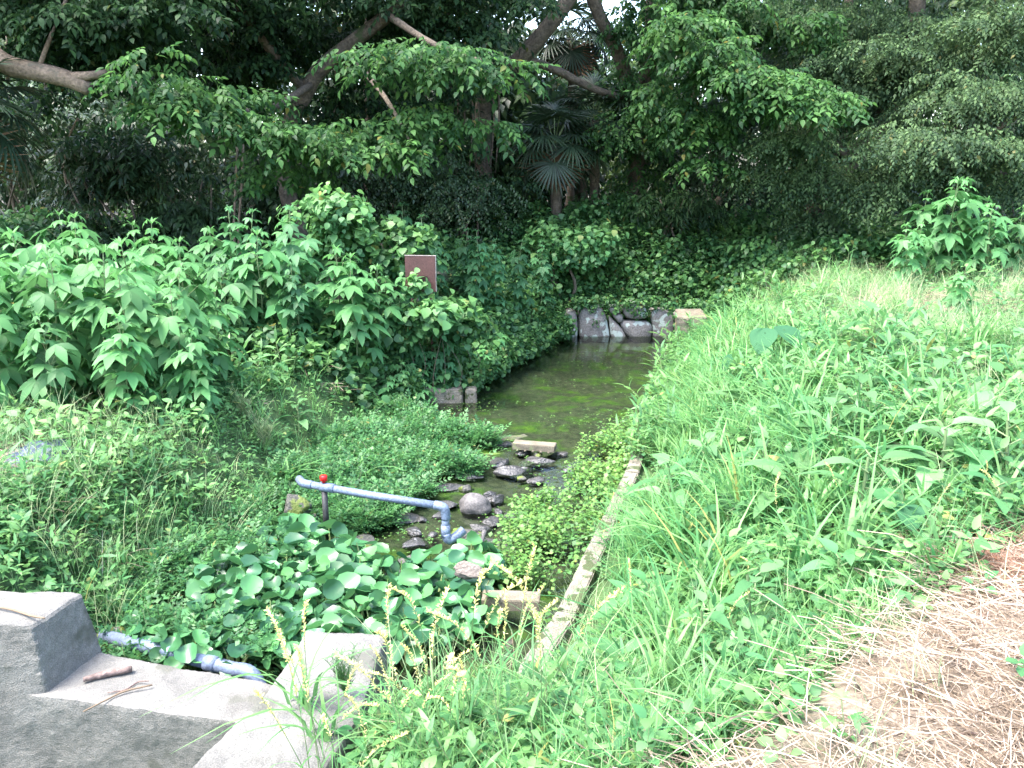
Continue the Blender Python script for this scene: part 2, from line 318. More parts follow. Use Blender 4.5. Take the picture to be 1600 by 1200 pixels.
# ---------------------------------------------------------------- solid shapes
import bmesh
def bm_obj(name,bm,mat,parent=None,smooth=False):
    me=bpy.data.meshes.new(name); bm.to_mesh(me); bm.free()
    for p in me.polygons: p.use_smooth=smooth
    me.materials.append(mat); return obj(name,me,parent)
def rough(bm,amp,s=6,seed=0):
    for v in bm.verts:
        n=noise.noise_vector(v.co*s+Vector((seed,seed,seed))); v.co+=n*amp
def prism(name,top,z0,mat,bevel=.012,cuts=3,amp=.008,parent=None,bottom=None,seed=0,res=.07):
    """top: list of (x,y,z) outline; extruded down to z0, bevelled, slightly uneven"""
    bm=bmesh.new(); t=[bm.verts.new(p) for p in top]
    bt=[bm.verts.new((p[0],p[1],z0)) for p in (bottom or top)]
    bm.faces.new(t)
    bm.faces.new(bt[::-1]); n=len(t)
    for i in range(n): bm.faces.new((t[(i+1)%n],t[i],bt[i],bt[(i+1)%n]))
    bmesh.ops.recalc_face_normals(bm,faces=bm.faces)
    if bevel: bmesh.ops.bevel(bm,geom=bm.edges[:],offset=bevel,segments=2,affect='EDGES',clamp_overlap=True)
    bmesh.ops.triangulate(bm,faces=bm.faces[:])
    for _ in range(cuts):
        long=[e for e in bm.edges if e.calc_length()>res]
        if not long: break
        bmesh.ops.subdivide_edges(bm,edges=long,cuts=1); bmesh.ops.triangulate(bm,faces=bm.faces[:])
    if not bevel:
        for _ in range(2): bmesh.ops.smooth_vert(bm,verts=bm.verts[:],factor=.5,use_axis_x=True,use_axis_y=True,use_axis_z=True)
    rough(bm,amp,7,seed); rough(bm,amp*.45,22,seed); rough(bm,amp*.25,55,seed)
    return bm_obj(name,bm,mat,parent)
def box_pts(a,b,wd,z):
    a=np.array(a,float);b=np.array(b,float);e=(b-a)/np.linalg.norm(b-a);n=np.array((-e[1],e[0]))*wd/2
    return [(*(a-n),z),(*(b-n),z),(*(b+n),z),(*(a+n),z)]
def rock(name,loc,size,mat,seed=0,rz=0,amp=.22,flat=.0,sub=4,parent=None,tilt=(0,0)):
    bm=bmesh.new(); bmesh.ops.create_icosphere(bm,subdivisions=sub,radius=1); rr_=random.Random(seed*13+5)
    PL=[(Vector((rr_.gauss(0,1),rr_.gauss(0,1),rr_.gauss(0,.8))).normalized(),rr_.uniform(.5,.85)) for _ in range(9 if amp>.15 else 0)]
    for v in bm.verts:
        c=v.co.copy(); n=noise.noise(c*1.1+Vector((seed*3.1,seed,7)))*amp*1.8+noise.noise(c*2.6+Vector((seed,2,seed)))*amp*.6
        v.co=c*(1+n)
        for pn,pdist in PL:
            e_=v.co.dot(pn)-pdist
            if e_>0: v.co-=pn*e_*.9
        if flat: v.co.z=max(min(v.co.z,flat),-flat)
        v.co=Vector((v.co.x*size[0],v.co.y*size[1],v.co.z*size[2]))
    o=bm_obj(name,bm,mat,parent,True); o.location=loc; o.rotation_euler=(tilt[0],tilt[1],rz); return o

# weir
tw=empty('concrete_weir',(-1.9,3.9,-1.5)); tag(tw,'old grey concrete weir with a low notch and a high left block','weir')
def wpart(name,top,z0,mat,lab=None,**k):
    top=[(x+1.9,y-3.9,z+1.5) for x,y,z in top]
    if k.get('bottom'): k['bottom']=[(x+1.9,y-3.9,z+1.5) for x,y,z in k['bottom']]
    o=prism(name,top,z0+1.5,mat,parent=tw,**k)
    if lab: o['label']=lab
    return o
wpart('side_block',[(-4.2,3.62,-.49),(-2.29,3.66,-.5),(-2.21,4.0,-.5),(-4.2,4.05,-.49)],-1.7,M_conc,'high square block at the left end',bottom=[(-4.2,3.52,0),(-2.16,3.56,0),(-2.0,4.05,0),(-4.2,4.1,0)],bevel=0,amp=.008,cuts=6,res=.035)
wpart('notch_sill',[(-2.5,3.655,-.845),(-1.1,3.39,-.855),(-1.1,3.7,-.85),(-1.75,3.88,-.845),(-2.5,4.1,-.84)],-1.7,M_conc,'low sill in the notch',bevel=0,seed=3,amp=.008,cuts=6,res=.035)
wpart('wing_wall',[(-1.28,2.35,-.6),(-.82,2.3,-.59),(-.64,3.1,-.6),(-.62,3.76,-.6),(-1.02,3.82,-.61),(-1.06,3.3,-.6),(-1.2,2.9,-.6)],-1.7,M_conc,'right wing running towards the near bank',
      bottom=[(-1.6,2.3,0),(-.6,2.2,0),(-.55,3.0,0),(-.55,3.85,0),(-1.42,3.9,0),(-1.45,3.35,0),(-1.5,2.9,0)],bevel=0,seed=5,amp=.011,cuts=6,res=.035)
# kerb of the channel, right side
kp=[(KX[i],KY[i]) for i in (2,3,4,5,6,7)]
kr=empty('channel_kerb',(.02,3.6,-1.2)); tag(kr,'long thin concrete kerb edging the right side of the stream','kerb')
for i in range(len(kp)-1):
    a,b=np.array(kp[i]),np.array(kp[i+1]); e=(b-a)/np.linalg.norm(b-a)
    segs=max(1,int(np.linalg.norm(b-a)/1.3))
    for k in range(segs):
        p=a+(b-a)*k/segs; q=a+(b-a)*(k+1)/segs-e*.012
        pts=[(x-.02,y-3.6,.47+random.uniform(-.008,.008)) for x,y,_ in box_pts(p+np.array((.06,0)),q+np.array((.06,0)),.11,0)]
        prism('kerb_block',pts,0,M_conc2,parent=kr,bevel=.008,amp=.006,seed=i*5+k)
prism('x',box_pts((0,0),(1,0),.1,0),-.1,M_conc2,cuts=1).name='tmp'; bpy.data.objects.remove(bpy.data.objects['tmp'])
# left kerb
kl=empty('old_kerb',(-.7,9.42,-1.2)); tag(kl,'short grey kerb stones under the ivy at the left edge of the pond','kerb')
for a,b in (((-.38,0),(.14,0)),((.16,0.01),(.3,.02))):
    prism('kerb_block',[(x,y,z) for x,y,z in box_pts(a,b,.2,.4)],0,M_conc2,parent=kl,amp=.01,seed=a[0]*9)
# block at right end of the pond
bo=prism('concrete_block',[(2.3,11.75,-.36),(2.72,11.72,-.35),(2.8,12.5,-.36),(2.42,12.5,-.37)],-1.15,M_plank,bevel=0,amp=.015,seed=9,cuts=5,res=.05)
tag(bo,'square edged tan stone block at the right end of the pond','block')
# planks
def plank(name,u1,v1,u2,v2,z,wd,th,label,groove=0):
    a=at(u1,v1,z=z);b=at(u2,v2,z=z); L=np.linalg.norm(b-a); ang=math.atan2(b[1]-a[1],b[0]-a[0]); c=(a+b)/2
    t=empty(name,(c[0],c[1],z-th),ang); tag(t,label,'plank')
    prism('board',[(-L/2,0,th),(L/2,0,th),(L/2,wd,th),(-L/2,wd,th)],0,M_plank,parent=t,bevel=.005,amp=.003,seed=u1)
    for g in range(groove):
        x=-L/2+L*(g+.7)/(groove+.4); V,T=tube([(x,-.008,-.002),(x,wd,-.002)],.011,6); obj('foot',mesh_from('foot',V,T,M_plank),t)
    return t
plank('grooved_plank',800,693,866,698,-.86,.13,.06,'short grey ribbed plank lying across the stream below the pond',5)
plank('flat_plank',752,937,843,940,-.86,.13,.07,'flat pale concrete plank beside the kerb below the cress',0)
r=rock('pink_rock',at(733,893,z=-.78)+np.array((0,.03,0)),(.125,.07,.055),M_dry,3,R(-18),.3,sub=3); tag(r,'pinkish wedge shaped rock resting on the flat plank','rock')
# wall of fitted stones
sw=empty('stone_wall',(1.8,13.5,-1.1)); tag(sw,'low wall of fitted lichen spotted stones at the head of the pond','wall')
def wall_stone(pts,y,depth,seed):
    P=[at(u,v,y=y) for u,v in pts]; P=np.array([(p[0],p[2]) for p in P]); c=P.mean(0); n=len(P)
    Q=[]
    for i in range(n):
        a,b=P[i],P[(i+1)%n]
        for k in range(4): Q.append(a+(b-a)*k/4)
    Q=np.array(Q)
    for _ in range(2): Q=(np.roll(Q,1,0)+2*Q+np.roll(Q,-1,0))/4
    bm=bmesh.new(); rings=[]
    for sc,yy in ((1,depth),(1.0,.05),(.97,.0),(.85,-.03),(.55,-.045),(.25,-.05)):
        rings.append([bm.verts.new(((c[0]+(q[0]-c[0])*sc)-1.8,y-13.5+yy,(c[1]+(q[1]-c[1])*sc)+1.1)) for q in Q])
    for A,B in zip(rings,rings[1:]):
        for i in range(len(Q)): bm.faces.new((A[i],A[(i+1)%len(Q)],B[(i+1)%len(Q)],B[i]))
    bm.faces.new(rings[-1]); bm.faces.new(rings[0][::-1])
    bmesh.ops.recalc_face_normals(bm,faces=bm.faces); rough(bm,.02,4,seed); rough(bm,.01,14,seed)
    bm_obj('stone',bm,M_stone,sw,True)
for i,(pts,) in enumerate([([(903,484),(914,476),(940,478),(948,496),(955,540),(906,540)],),([(950,492),(968,506),(985,540),(958,540),(952,515)],),
    ([(951,479),(967,477),(970,489),(953,490)],),([(955,492),(972,490),(974,503),(966,505)],),([(971,478),(985,473),(1008,474),(1013,488),(1010,499),(982,499),(973,490)],),
    ([(968,503),(980,500),(1012,501),(1020,508),(1018,538),(990,538),(975,518)],),([(1016,482),(1048,485),(1053,500),(1053,540),(1021,540),(1020,506)],),
    ([(1054,486),(1080,484),(1098,488),(1098,512),(1056,512)],),([(1099,488),(1130,486),(1135,514),(1100,514)],),([(880,486),(902,484),(904,538),(882,538)],),([(1055,514),(1100,514),(1100,542),(1056,542)],)]):
    wall_stone(pts,13.4,.3,i*3)
# pipes
def pipe_things():
    a=at(483,757,y=5.85); b=at(684,790,y=5.45); r0=.027
    t=empty('water_pipe',(float(a[0]),float(a[1]),float(a[2])-.35)); tag(t,'blue grey plastic pipe with a red valve reaching over the stream','pipe'); o=np.array(t.location)
    def part(name,path,rr,mat,par=t,n=14):
        V,T=tube(np.asarray(path)-o if par is t else path,rr,n); return obj(name,mesh_from(name,V,T,mat),par)
    part('pipe_run',[a,(a+b)/2+np.array((0,0,-.004)),b],r0,M_pvc)
    e=(b-a)/np.linalg.norm(b-a); c=b+e*.035; dn=c+np.array((0.02,-.0,-.045))
    part('elbow',smooth_path([b-e*.02,b+e*.012,c+np.array((.01,0,-.012)),dn,dn+np.array((.004,0,-.05))],4),r0*1.2,M_pvc)
    bt=dn+np.array((.0,-.01,-.17)); part('down_pipe',[dn,bt],r0,M_pvc)
    part('socket',[dn+np.array((0,-.004,-.09)),bt+np.array((0,0,-.005))],r0*1.2,M_pvc)
    part('outlet',smooth_path([bt+np.array((0,0,.02)),bt+np.array((.02,0,-.03)),bt+np.array((.075,.03,-.01)),bt+np.array((.12,.06,.02))],4),r0*1.18,M_pvc)
    part('collar',[a+e*.10,a+e*.22],r0*1.25,M_pvc); part('end_elbow',smooth_path([a+e*.03,a-e*.04,a-e*.08+np.array((0,.03,.0)),a-e*.11+np.array((-.01,.12,-.02))],4),r0*1.15,M_pvc)
    v=a+e*.13; h=part('valve_handle',[v+np.array((0,0,.025)),v+np.array((0,0,.045)),v+np.array((0,0,.05)),v+np.array((0,0,.085)),v+np.array((0,0,.09))],[.012,.012,.026,.026,.015],M_red)
    part('support_post',[v+np.array((.0,.0,-.03)),v+np.array((.0,0,-.42))],.022,M_black)
    a=at(150,1005,z=-.93)+np.array((0,.08,0)); b=at(318,1043,z=-.93)+np.array((0,.05,0)); c=at(388,1060,z=-.93)+np.array((0,.045,0))
    t2=empty('overflow_pipe',tuple(map(float,a))); tag(t2,'blue grey plastic pipe lying behind the weir notch under hyacinth leaves','pipe'); o2=a
    for nm,P,rr in (('pipe_run',[a,b],.036),('socket',[b+(b-a)/np.linalg.norm(b-a)*.0,b+(c-b)*.25],.043),('elbow',smooth_path([b+(c-b)*.2,b+(c-b)*.6,c,c+np.array((.06,-.02,-.1))],4),.038)):
        V,T=tube(np.asarray(P)-o2,rr,16); obj(nm,mesh_from(nm,V,T,M_pvc),t2)
pipe_things()
# pillar stones under the pipe, small blue scraps
r=rock('support_stone',(-1.62,6.0,-.86),(.12,.1,.1),M_mossrock,12,0,.2); tag(r,'mossy stone under the valve end of the blue pipe','rock')
def sheet(name,c,sx,sy,hh,mat,label,cat,rz=0,seed=0):
    n=22; X,Y=np.meshgrid(np.linspace(-1,1,n),np.linspace(-1,1,n)); edge=1+.18*wn(X,Y,2,seed)
    gx=c[0]+(X*np.cos(rz)*sx-Y*np.sin(rz)*sy)*edge; gy=c[1]+(X*np.sin(rz)*sx+Y*np.cos(rz)*sy)*edge
    z=H(gx,gy)+.03+hh*np.clip(1-X**2-.6*Y**2,0,1)*(1+.3*wn(X,Y,5,seed))+.015*wn(X,Y,9,seed)
    i=np.arange(n*n).reshape(n,n); Q=np.stack([i[:-1,:-1],i[:-1,1:],i[1:,1:],i[1:,:-1]],-1).reshape(-1,4)
    V=np.stack([gx,gy,z],-1).reshape(-1,3)-np.array((c[0],c[1],0)); o=obj(name,mesh_from(name,V,Q,mat),loc=(c[0],c[1],0))
    md=o.modifiers.new('thick','SOLIDIFY'); md.thickness=.006; tag(o,label,cat); return o
sheet('plastic_sheet',(-3.3,5.75),.26,.17,.09,M_tarp,'crumpled blue grey sheet lying on dry straw at the left','sheet',R(20),4)
sheet('plastic_scrap',(-1.12,9.12),.075,.05,.03,M_tin,'small pale blue scrap on the bank left of the pond kerb','scrap',0,7)
# sign
sg=at(658,465,y=9.6); zt=at(658,400,y=9.6)[2]; ts=empty('sign_board',(float(sg[0]),9.6,float(H(sg[0],9.6)))); tag(ts,'plain maroon board with a pale edge standing in the weeds','sign'); gz=ts.location.z
tb=zt-gz; ts.rotation_euler=(0,0,R(-9))
prism('board',[(-.175,-.012,tb),(.175,-.012,tb),(.175,.012,tb),(-.175,.012,tb)],tb-.4,M_sign,parent=ts,bevel=.003,cuts=0,amp=0)
for nm,q in (('edge_trim',[(-.18,-.014,tb+.008),(.187,-.014,tb+.008),(.187,.014,tb+.008),(-.18,.014,tb+.008)]),): prism(nm,q,tb+.0015,M_white,parent=ts,bevel=.002,cuts=0,amp=0)
prism('edge_trim',[(.1765,-.014,tb),(.182,-.014,tb),(.182,.014,tb),(.1765,.014,tb)],tb-.4,M_white,parent=ts,bevel=.002,cuts=0,amp=0)
for sx in (-.11,.11): V,T=tube([(sx,.03,-.1),(sx,.03,tb-.05)],.016,8); obj('post',mesh_from('post',V,T,M_sign),ts)
# sticks on the weir
def stick(name,pts,rad,mat,label,n=6,z=None,cat='stick'):
    P=smooth_path([at(u,v,z=zz) for u,v,zz in pts],4); c=P[0].copy(); V,T=tube(P-c,np.interp(np.linspace(0,1,len(P)),np.linspace(0,1,len(rad)),rad),n,jit=.15)
    o=obj(name,mesh_from(name,V,T,mat),loc=c); tag(o,label,cat); return o
stick('thick_stick',[(130,1062,-.825),(165,1053,-.825),(206,1045,-.822)],[.012,.017,.018,.016],M_stick,'short thick brown stick lying on the weir sill',8)
stick('dry_stalk',[(130,1112,-.838),(165,1094,-.835),(195,1080,-.83),(238,1070,-.828)],[.003,.004,.005,.004],M_strawm,'long dry stalk across the front edge of the sill')
stick('dry_twig',[(168,1082,-.838),(195,1078,-.836),(215,1066,-.838),(232,1064,-.82)],[.003,.004,.004,.003],M_stick,'thin crooked dry twig behind the long stalk on the sill')
stick('pale_stalk',[(-8,948,-.485),(20,953,-.483),(48,962,-.48),(70,966,-.475)],[.005,.006,.006,.004],M_strawm,'pale dry stalk lying on top of the high left block')
stick('grey_stub',[(748,868,-.93),(752,848,-.88),(757,830,-.84)],[.013,.014,.018],M_round,'upright grey stone stub in the stream above the pink rock',8,cat='rock')
stick('dark_twig',[(1478,1148,.03),(1520,1146,.03),(1560,1156,.04),(1610,1170,.03)],[.003,.004,.004,.003],M_stick,'dark curved twig lying on the straw at the lower right')
# boulders in the stream
RK=[(742,784,.13,.1,.1,'round','big round grey boulder in the middle of the stream'),
(765,800,.06,.12,.05,'wet','narrow dark rock against the right of the round boulder'),(775,770,.06,.08,.06,'wet','small dark rock behind the right shoulder of the round boulder'),
(700,752,.16,.08,.05,'wet','flat wet rock above and left of the round boulder'),(735,738,.12,.07,.06,'wet','wet rock with white glints upstream of the round boulder'),
(775,722,.1,.07,.06,'wet','dark rock halfway between round boulder and ribbed plank'),(800,733,.13,.08,.06,'wet','broad dark rock right of centre below the ribbed plank'),
(835,720,.14,.06,.05,'wet','low dark rock just below the right end of the ribbed plank'),(862,710,.08,.04,.03,'wet','sliver of dark rock at the foot of the right cress'),
(788,690,.09,.06,.07,'wet','dark rock touching the left end of the ribbed plank'),(815,708,.1,.05,.04,'wet','thin dark rock directly under the ribbed plank'),
(690,778,.12,.07,.05,'wet','dark rock behind the pipe elbow'),(650,795,.14,.09,.05,'wet','sunken dark rock under the middle of the pipe'),
(655,835,.1,.06,.05,'wet','bluish wet rock left of the pipe outlet'),(600,862,.13,.05,.06,'wet','long pointed dark rock nearest the hyacinths'),
(570,842,.15,.08,.04,'moss','flat mossy rock in the shallows below the pipe'),(640,865,.15,.07,.05,'moss','mossy rock between pointed rock and pipe outlet'),
(615,880,.09,.05,.03,'wet','small flat wet rock at the upper edge of the hyacinths'),(720,820,.13,.09,.05,'moss','mossy rock just right of the pipe outlet'),
(750,812,.08,.06,.05,'wet','glinting rock at the foot of the round boulder'),(783,838,.06,.04,.04,'wet','small blue black rock at the edge of the right cress'),
(762,833,.09,.07,.05,'wet','rock behind the grey stub'),(700,860,.12,.07,.03,'moss','flat mossy slab above the hyacinths left of the grey stub')]
for i,(u,v,a,b,c,k,lab) in enumerate(RK):
    p=at(u,v,z=-.97 if v>700 else -.92); m={'wet':M_wet,'moss':M_mossrock,'round':M_round}[k]
    p[2]=float(water_z(p[1]))+(.0 if k!='round' else .04)
    p[0]=-.36+(p[0]+.36)*1.08; p[2]-=.012; o=rock('boulder',p,(a*1.3,b*1.4,c*.8) if k!='round' else (a,b,c),m,i*1.7+1,random.uniform(-.5,.9),.3 if k!='round' else .1,tilt=(random.uniform(-.2,.2),random.uniform(-.2,.2))); tag(o,lab,'rock','rocks in the stream bed')
random.seed(55)
for i in range(26):
    t=random.random(); f=t*(len(STREAM)-2); j=int(f); q=STREAM[j]+(STREAM[j+1]-STREAM[j])*(f-j) if j<len(STREAM)-1 else STREAM[-1]
    if q[1]>7.7: continue
    px_,py_=q[0]+random.uniform(-.42,.42),q[1]+random.uniform(-.15,.15); sz=random.uniform(.03,.075)
    o=rock('pebble',(px_,py_,float(water_z(py_))-.004),(sz*1.4,sz,sz*.6),M_wet if i%3 else M_mossrock,i*2.3+60,random.uniform(0,3),sub=3); tag(o,'small stone among the boulders of the stream','stone','small stones among the boulders')
SR=[(850,850,.06),(350,850,.1),(322,875,.12),(345,825,.1),(165,960,.16),(480,775,.1)]
SL=['small stone at the foot of the channel kerb','grey stone in the left bank above the hyacinths','upper stone of the pair left of the hyacinths','mossy stone high in the left bank below the pipe','large pale stone beside the right face of the weir block','stone in the bank under the bend of the pipe']
for i,((u,v,s),lab) in enumerate(zip(SR[1:],SL[1:])):
    p=at(u,v,z=-.8); p[2]=float(H(p[0],p[1]))+s*.3; tag(rock('bank_stone',p,(s,s*.7,s*.7),M_mossrock,i*2+31,i,.25),lab,'rock','stones along the left bank')
# loose earth mound on the straw
bm=bmesh.new(); bmesh.ops.create_grid(bm,x_segments=40,y_segments=30,size=1)
for v in bm.verts:
    x,y=v.co.x,v.co.y; rr=max(0,1-math.hypot(x,y)**2); v.co=Vector((x*.19,y*.14,(.07*rr+.03*rr*noise.noise(Vector((x*3,y*3,3))))+.02*rr*noise.noise(Vector((x*14,y*14,8)))))
M_earth=rockmat('dry_earth',(.1,.075,.05),(.21,.165,.115),10,.8,.95,fine=90)
o=bm_obj('earth_mound',bm,M_earth,None,True); p=at(1440,1070,z=0); o.location=(p[0],p[1],float(H(p[0],p[1]))-.01); tag(o,'crumbly pale earth clod lying in the straw at lower right','earth mound')

# ---------------------------------------------------------------- leaf templates
def whorl(n,L,W,pitch,rows=((.3,.9),(.62,.75)),h=.0,jit=.2,droop=.3,fold=.15,petiole=0,stem_m=1,z0=0,seed=0):
    tp=TP(); v,t=leaf(L,W,rows,fold,droop)
    for i in range(n):
        yaw=2*math.pi*i/n*1.0+random.uniform(-jit,jit)+seed; pt=pitch+random.uniform(-jit,jit); s=random.uniform(.75,1.15)
        M=rot(yaw,pt); P=M@np.array((0,petiole,0))+np.array((0,0,z0+h*i/n)); tp.add(v,t,0,M,P,s,random.random())
        if petiole: a,b=tube([(0,0,z0+h*i/n),tuple(P)],.0015,3,False); tp.add(a,b,stem_m)
    return tp
def join(*tps):
    r=TP()
    for tp in tps:
        r.T=np.vstack([r.T,tp.T+len(r.V)]); r.V=np.vstack([r.V,tp.V]); r.M=np.concatenate([r.M,tp.M]); r.t=np.concatenate([r.t,tp.t])
    return r
def palmate(L=.17,lobes=5):
    tp=TP(); 
    for k in range(lobes):
        a=(k-(lobes-1)/2)*(R(42) if lobes==5 else R(50)); s=[.6,.88,1,.88,.6][k] if lobes==5 else [.78,1,.78][k]
        v,t=leaf(L*s,L*.42*s,((.25,.6),(.5,1),(.75,.62)),.2,.3); tp.add(v,t,0,rot(a))
    return tp
def ragweed(h,n,L,mat,seed,bare=.12):
    random.seed(seed); st=TP(); fo=TP(); pts=[(0,0,0)]
    for k in range(1,6): pts.append((pts[-1][0]+random.uniform(-.02,.02)*h,pts[-1][1]+random.uniform(-.02,.02)*h,h*k/5))
    P=smooth_path(pts,3); V,T=tube(P,np.linspace(.011,.004,len(P)),6); st.add(V,T)
    for k in range(n):
        t=bare+(1-bare)*(k/(n-1))**.85; c=np.array([np.interp(t,np.linspace(0,1,len(P)),P[:,j]) for j in range(3)]); base_yaw=(k%2)*R(90)+random.uniform(-.5,.5)
        sc=(.65+.5*math.sin(math.pi*min(1,t*.85+.1)))*(1 if t<.9 else .6)
        for side in (0,1):
            for br in range(2 if t<.8 else 1):
                yaw=base_yaw+side*math.pi+random.uniform(-.35,.35)+br*R(75); pl=L*sc*random.uniform(.35,.8)*(1+.6*br); up=R(35)+random.uniform(-.2,.3)
                M=rot(yaw,up); e=c+M@np.array((0,pl,0)); a,b=tube([c,(c+e)/2+np.array((0,0,.01)),e],.0025,3,False); st.add(a,b)
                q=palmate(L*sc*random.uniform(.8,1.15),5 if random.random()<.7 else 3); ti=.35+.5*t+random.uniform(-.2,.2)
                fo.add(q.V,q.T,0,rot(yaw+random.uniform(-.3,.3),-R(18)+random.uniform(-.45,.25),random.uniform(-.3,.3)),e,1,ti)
    for i in range(5): v,t=leaf(L*.45,L*.12); fo.add(v,t,0,rot(i*1.3,R(55)),P[-1],1,1)
    return st.mesh('weed_stem',[M_stem]),fo.mesh('weed_foliage',[mat])
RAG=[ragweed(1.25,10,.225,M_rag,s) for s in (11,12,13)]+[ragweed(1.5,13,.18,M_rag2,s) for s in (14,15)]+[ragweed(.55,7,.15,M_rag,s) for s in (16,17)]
def place_rag(k,x,y,s,rz,label,group,tilt=0):
    e=empty('lobed_weed',(x,y,float(H(x,y))-.02),rz); e.scale=(s,s,s); e.rotation_euler=(tilt*math.cos(rz),tilt*math.sin(rz),rz)
    tag(e,label,'weed',group); obj('stem',RAG[k][0],e); obj('foliage',RAG[k][1],e)
def clump(spots,kinds,label,group):
    for (x,y,s) in spots: place_rag(random.choice(kinds),x,y,s*random.uniform(.92,1.08),random.uniform(0,6.28),label,group,random.uniform(-.1,.1))
random.seed(3)
J=lambda a:random.uniform(-a,a)
clump([(-3.05+J(.08),6.75,1.0),(-2.75,6.95,.95),(-3.35,6.95,1.05),(-3.7,6.85,.95),(-2.95,7.3,1.0),(-3.3,7.5,1.05),(-3.65,7.35,1.1),(-4.0,7.2,1.05),(-4.3,6.9,1.1),(-4.25,7.6,1.1),(-4.6,7.3,1.1),(-4.8,6.7,1.1),(-2.65,7.5,.75),(-2.55,6.75,.6),(-5.1,7.4,1.1),(-3.0,6.45,.7),(-3.55,6.4,.7),(-4.0,6.5,.9)],[0,1,2],'tall lobed leaf weed in the bright clump at the left edge','bright lobed weeds at the left edge')
clump([(-3.1,9.4,.95),(-3.5,9.1,.9),(-3.9,9.4,1.0),(-4.3,9.8,1.0),(-4.8,9.5,1.05),(-5.2,10,1.1),(-3.5,10.,1.0),(-5.6,9.3,1.1),(-6.2,9.8,1.1)],[0,1,3],'lobed leaf weed in the row behind the bright left clump','lobed weeds behind the left clump')
clump([(-2.65,8.9,1.05),(-2.9,9.2,1.0),(-2.35,9.1,1.0),(-2.55,9.5,1.08),(-2.2,8.75,.7),(-2.95,8.7,.9)],[0,1,2,3],'tall lobed leaf weed in the peaked clump left of the sign','lobed weeds left of the sign')
clump([(-1.65,8.9,.95),(-1.85,9.1,.9),(-1.5,9.3,.85)],[0,1],'lobed leaf weed standing just left of the maroon board','lobed weeds beside the maroon board')
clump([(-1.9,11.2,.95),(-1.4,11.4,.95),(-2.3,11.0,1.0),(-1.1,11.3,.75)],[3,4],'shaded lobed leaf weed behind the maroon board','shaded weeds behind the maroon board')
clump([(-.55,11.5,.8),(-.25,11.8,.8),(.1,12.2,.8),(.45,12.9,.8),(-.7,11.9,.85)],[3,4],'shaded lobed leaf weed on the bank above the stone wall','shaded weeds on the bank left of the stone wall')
clump([(5.85,11.4,1.15),(6.1,11.7,1.1),(5.6,11.8,1.0),(6.2,11.2,.85),(6.8,11.5,.8),(6.45,11.8,.95)],[0,1,2],'tall bright lobed weed at the top of the right bank','tall lobed weeds at the top right')
clump([(5.1,11.0,.7),(5.3,11.3,.75)],[0,2],'shorter lobed weed at the left foot of the tall right weeds','shorter lobed weeds at the top right')
clump([(7.2,11.6,1.0),(7.6,12,1.0),(7.9,11.5,1.0)],[0,2],'lobed weed at the right edge of the right bank','lobed weeds at the right edge')
clump([(4.7,8.9,.95)],[5],'single small lobed weed rising from the dry grass on the right bank',None)
random.seed(5)
for i in range(16):
    x=random.uniform(-1.6,-.9) if i<6 else random.uniform(-2.6,-1.2); y=random.uniform(9.8,11) if i<6 else random.uniform(9.6,11)
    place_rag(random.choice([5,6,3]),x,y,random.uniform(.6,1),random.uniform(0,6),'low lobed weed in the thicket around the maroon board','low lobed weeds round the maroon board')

clump([(-1.25,9.15,.75),(-1.0,9.2,.7),(-.8,9.5,.7),(-1.15,9.35,.85),(-.6,9.9,.75),(-.35,10.3,.8),(-.2,10.9,.8),(-1.35,8.95,.6)],[5,6],'lobed weed in front of the maroon board','lobed weeds in front of the maroon board')
for x_,y_,s_ in ((-1.12,9.5,.5),(-.88,9.52,.48),(-1.28,9.47,.55),(-1.0,9.5,.46),(-.75,9.6,.5),(-1.4,9.5,.6)): place_rag(3,x_,y_,s_,J(3),'leafy lobed weed hiding the posts of the maroon board','weeds hiding the posts of the maroon board')
# --- water hyacinths
def roundleaf(Rr,cup=.25,seed=0):
    V=[(0,0,0)];n=10;T=[]
    for ring,rr in ((1,.55),(2,1.0)):
        for k in range(n):
            a=2*math.pi*k/n; r=Rr*rr*(1+.05*math.sin(3*a+seed)); V.append((r*math.sin(a)*1.08,r*math.cos(a)*.95,cup*Rr*(rr**2)*(.6+.4*math.cos(2*a+seed))-(.12*Rr*rr if math.cos(a)>.7 else 0)))
    for k in range(n): T.append((0,1+(k+1)%n,1+k)); a=1+k;b=1+(k+1)%n; T+=[(a,b,b+n),(a,b+n,a+n)]
    return np.array(V),np.array(T)
def hyac(seed):
    random.seed(seed); tp=TP(); n=random.randint(8,11)
    for k in range(n):
        yaw=2.4*k+random.uniform(-.3,.3); rad=.03+.085*(k/n)**.6*1.2; hh=.19-.11*(k/n)+random.uniform(-.02,.03)
        e=np.array((rad*math.cos(yaw),rad*math.sin(yaw),hh)); m=np.array((rad*.5*math.cos(yaw),rad*.5*math.sin(yaw),hh*.45))
        P=smooth_path([(0,0,-.03),m,e],3); a,b=tube(P,[.006,.009,.012,.011,.007,.0045,.003],6,False); tp.add(a,b,1,t=random.random())
        v,t=roundleaf(random.uniform(.05,.066)*(1 if k<n-2 else .75),random.uniform(.4,.75),k); tp.add(v,t,0,rot(yaw-math.pi/2,random.uniform(-.95,.1),random.uniform(-.35,.35)),e+np.array((.02*math.cos(yaw),.02*math.sin(yaw),.006)),1,random.random())
    return tp.mesh('water_hyacinth',[M_hy,M_hyst])
HY=[hyac(s) for s in range(40,47)]
HP=np.array([(-2.0,5.0),(-1.62,5.72),(-1.15,5.45),(-.85,5.15),(-.45,5.15),(-.28,5.4),(-.1,5.25),(-.12,5.0),(-.22,4.8),(-.2,4.5),(-.25,4.3),(-.5,4.1),(-1.2,4.1),(-1.45,4.3),(-1.75,4.5)])
hyp=[]
random.seed(9)
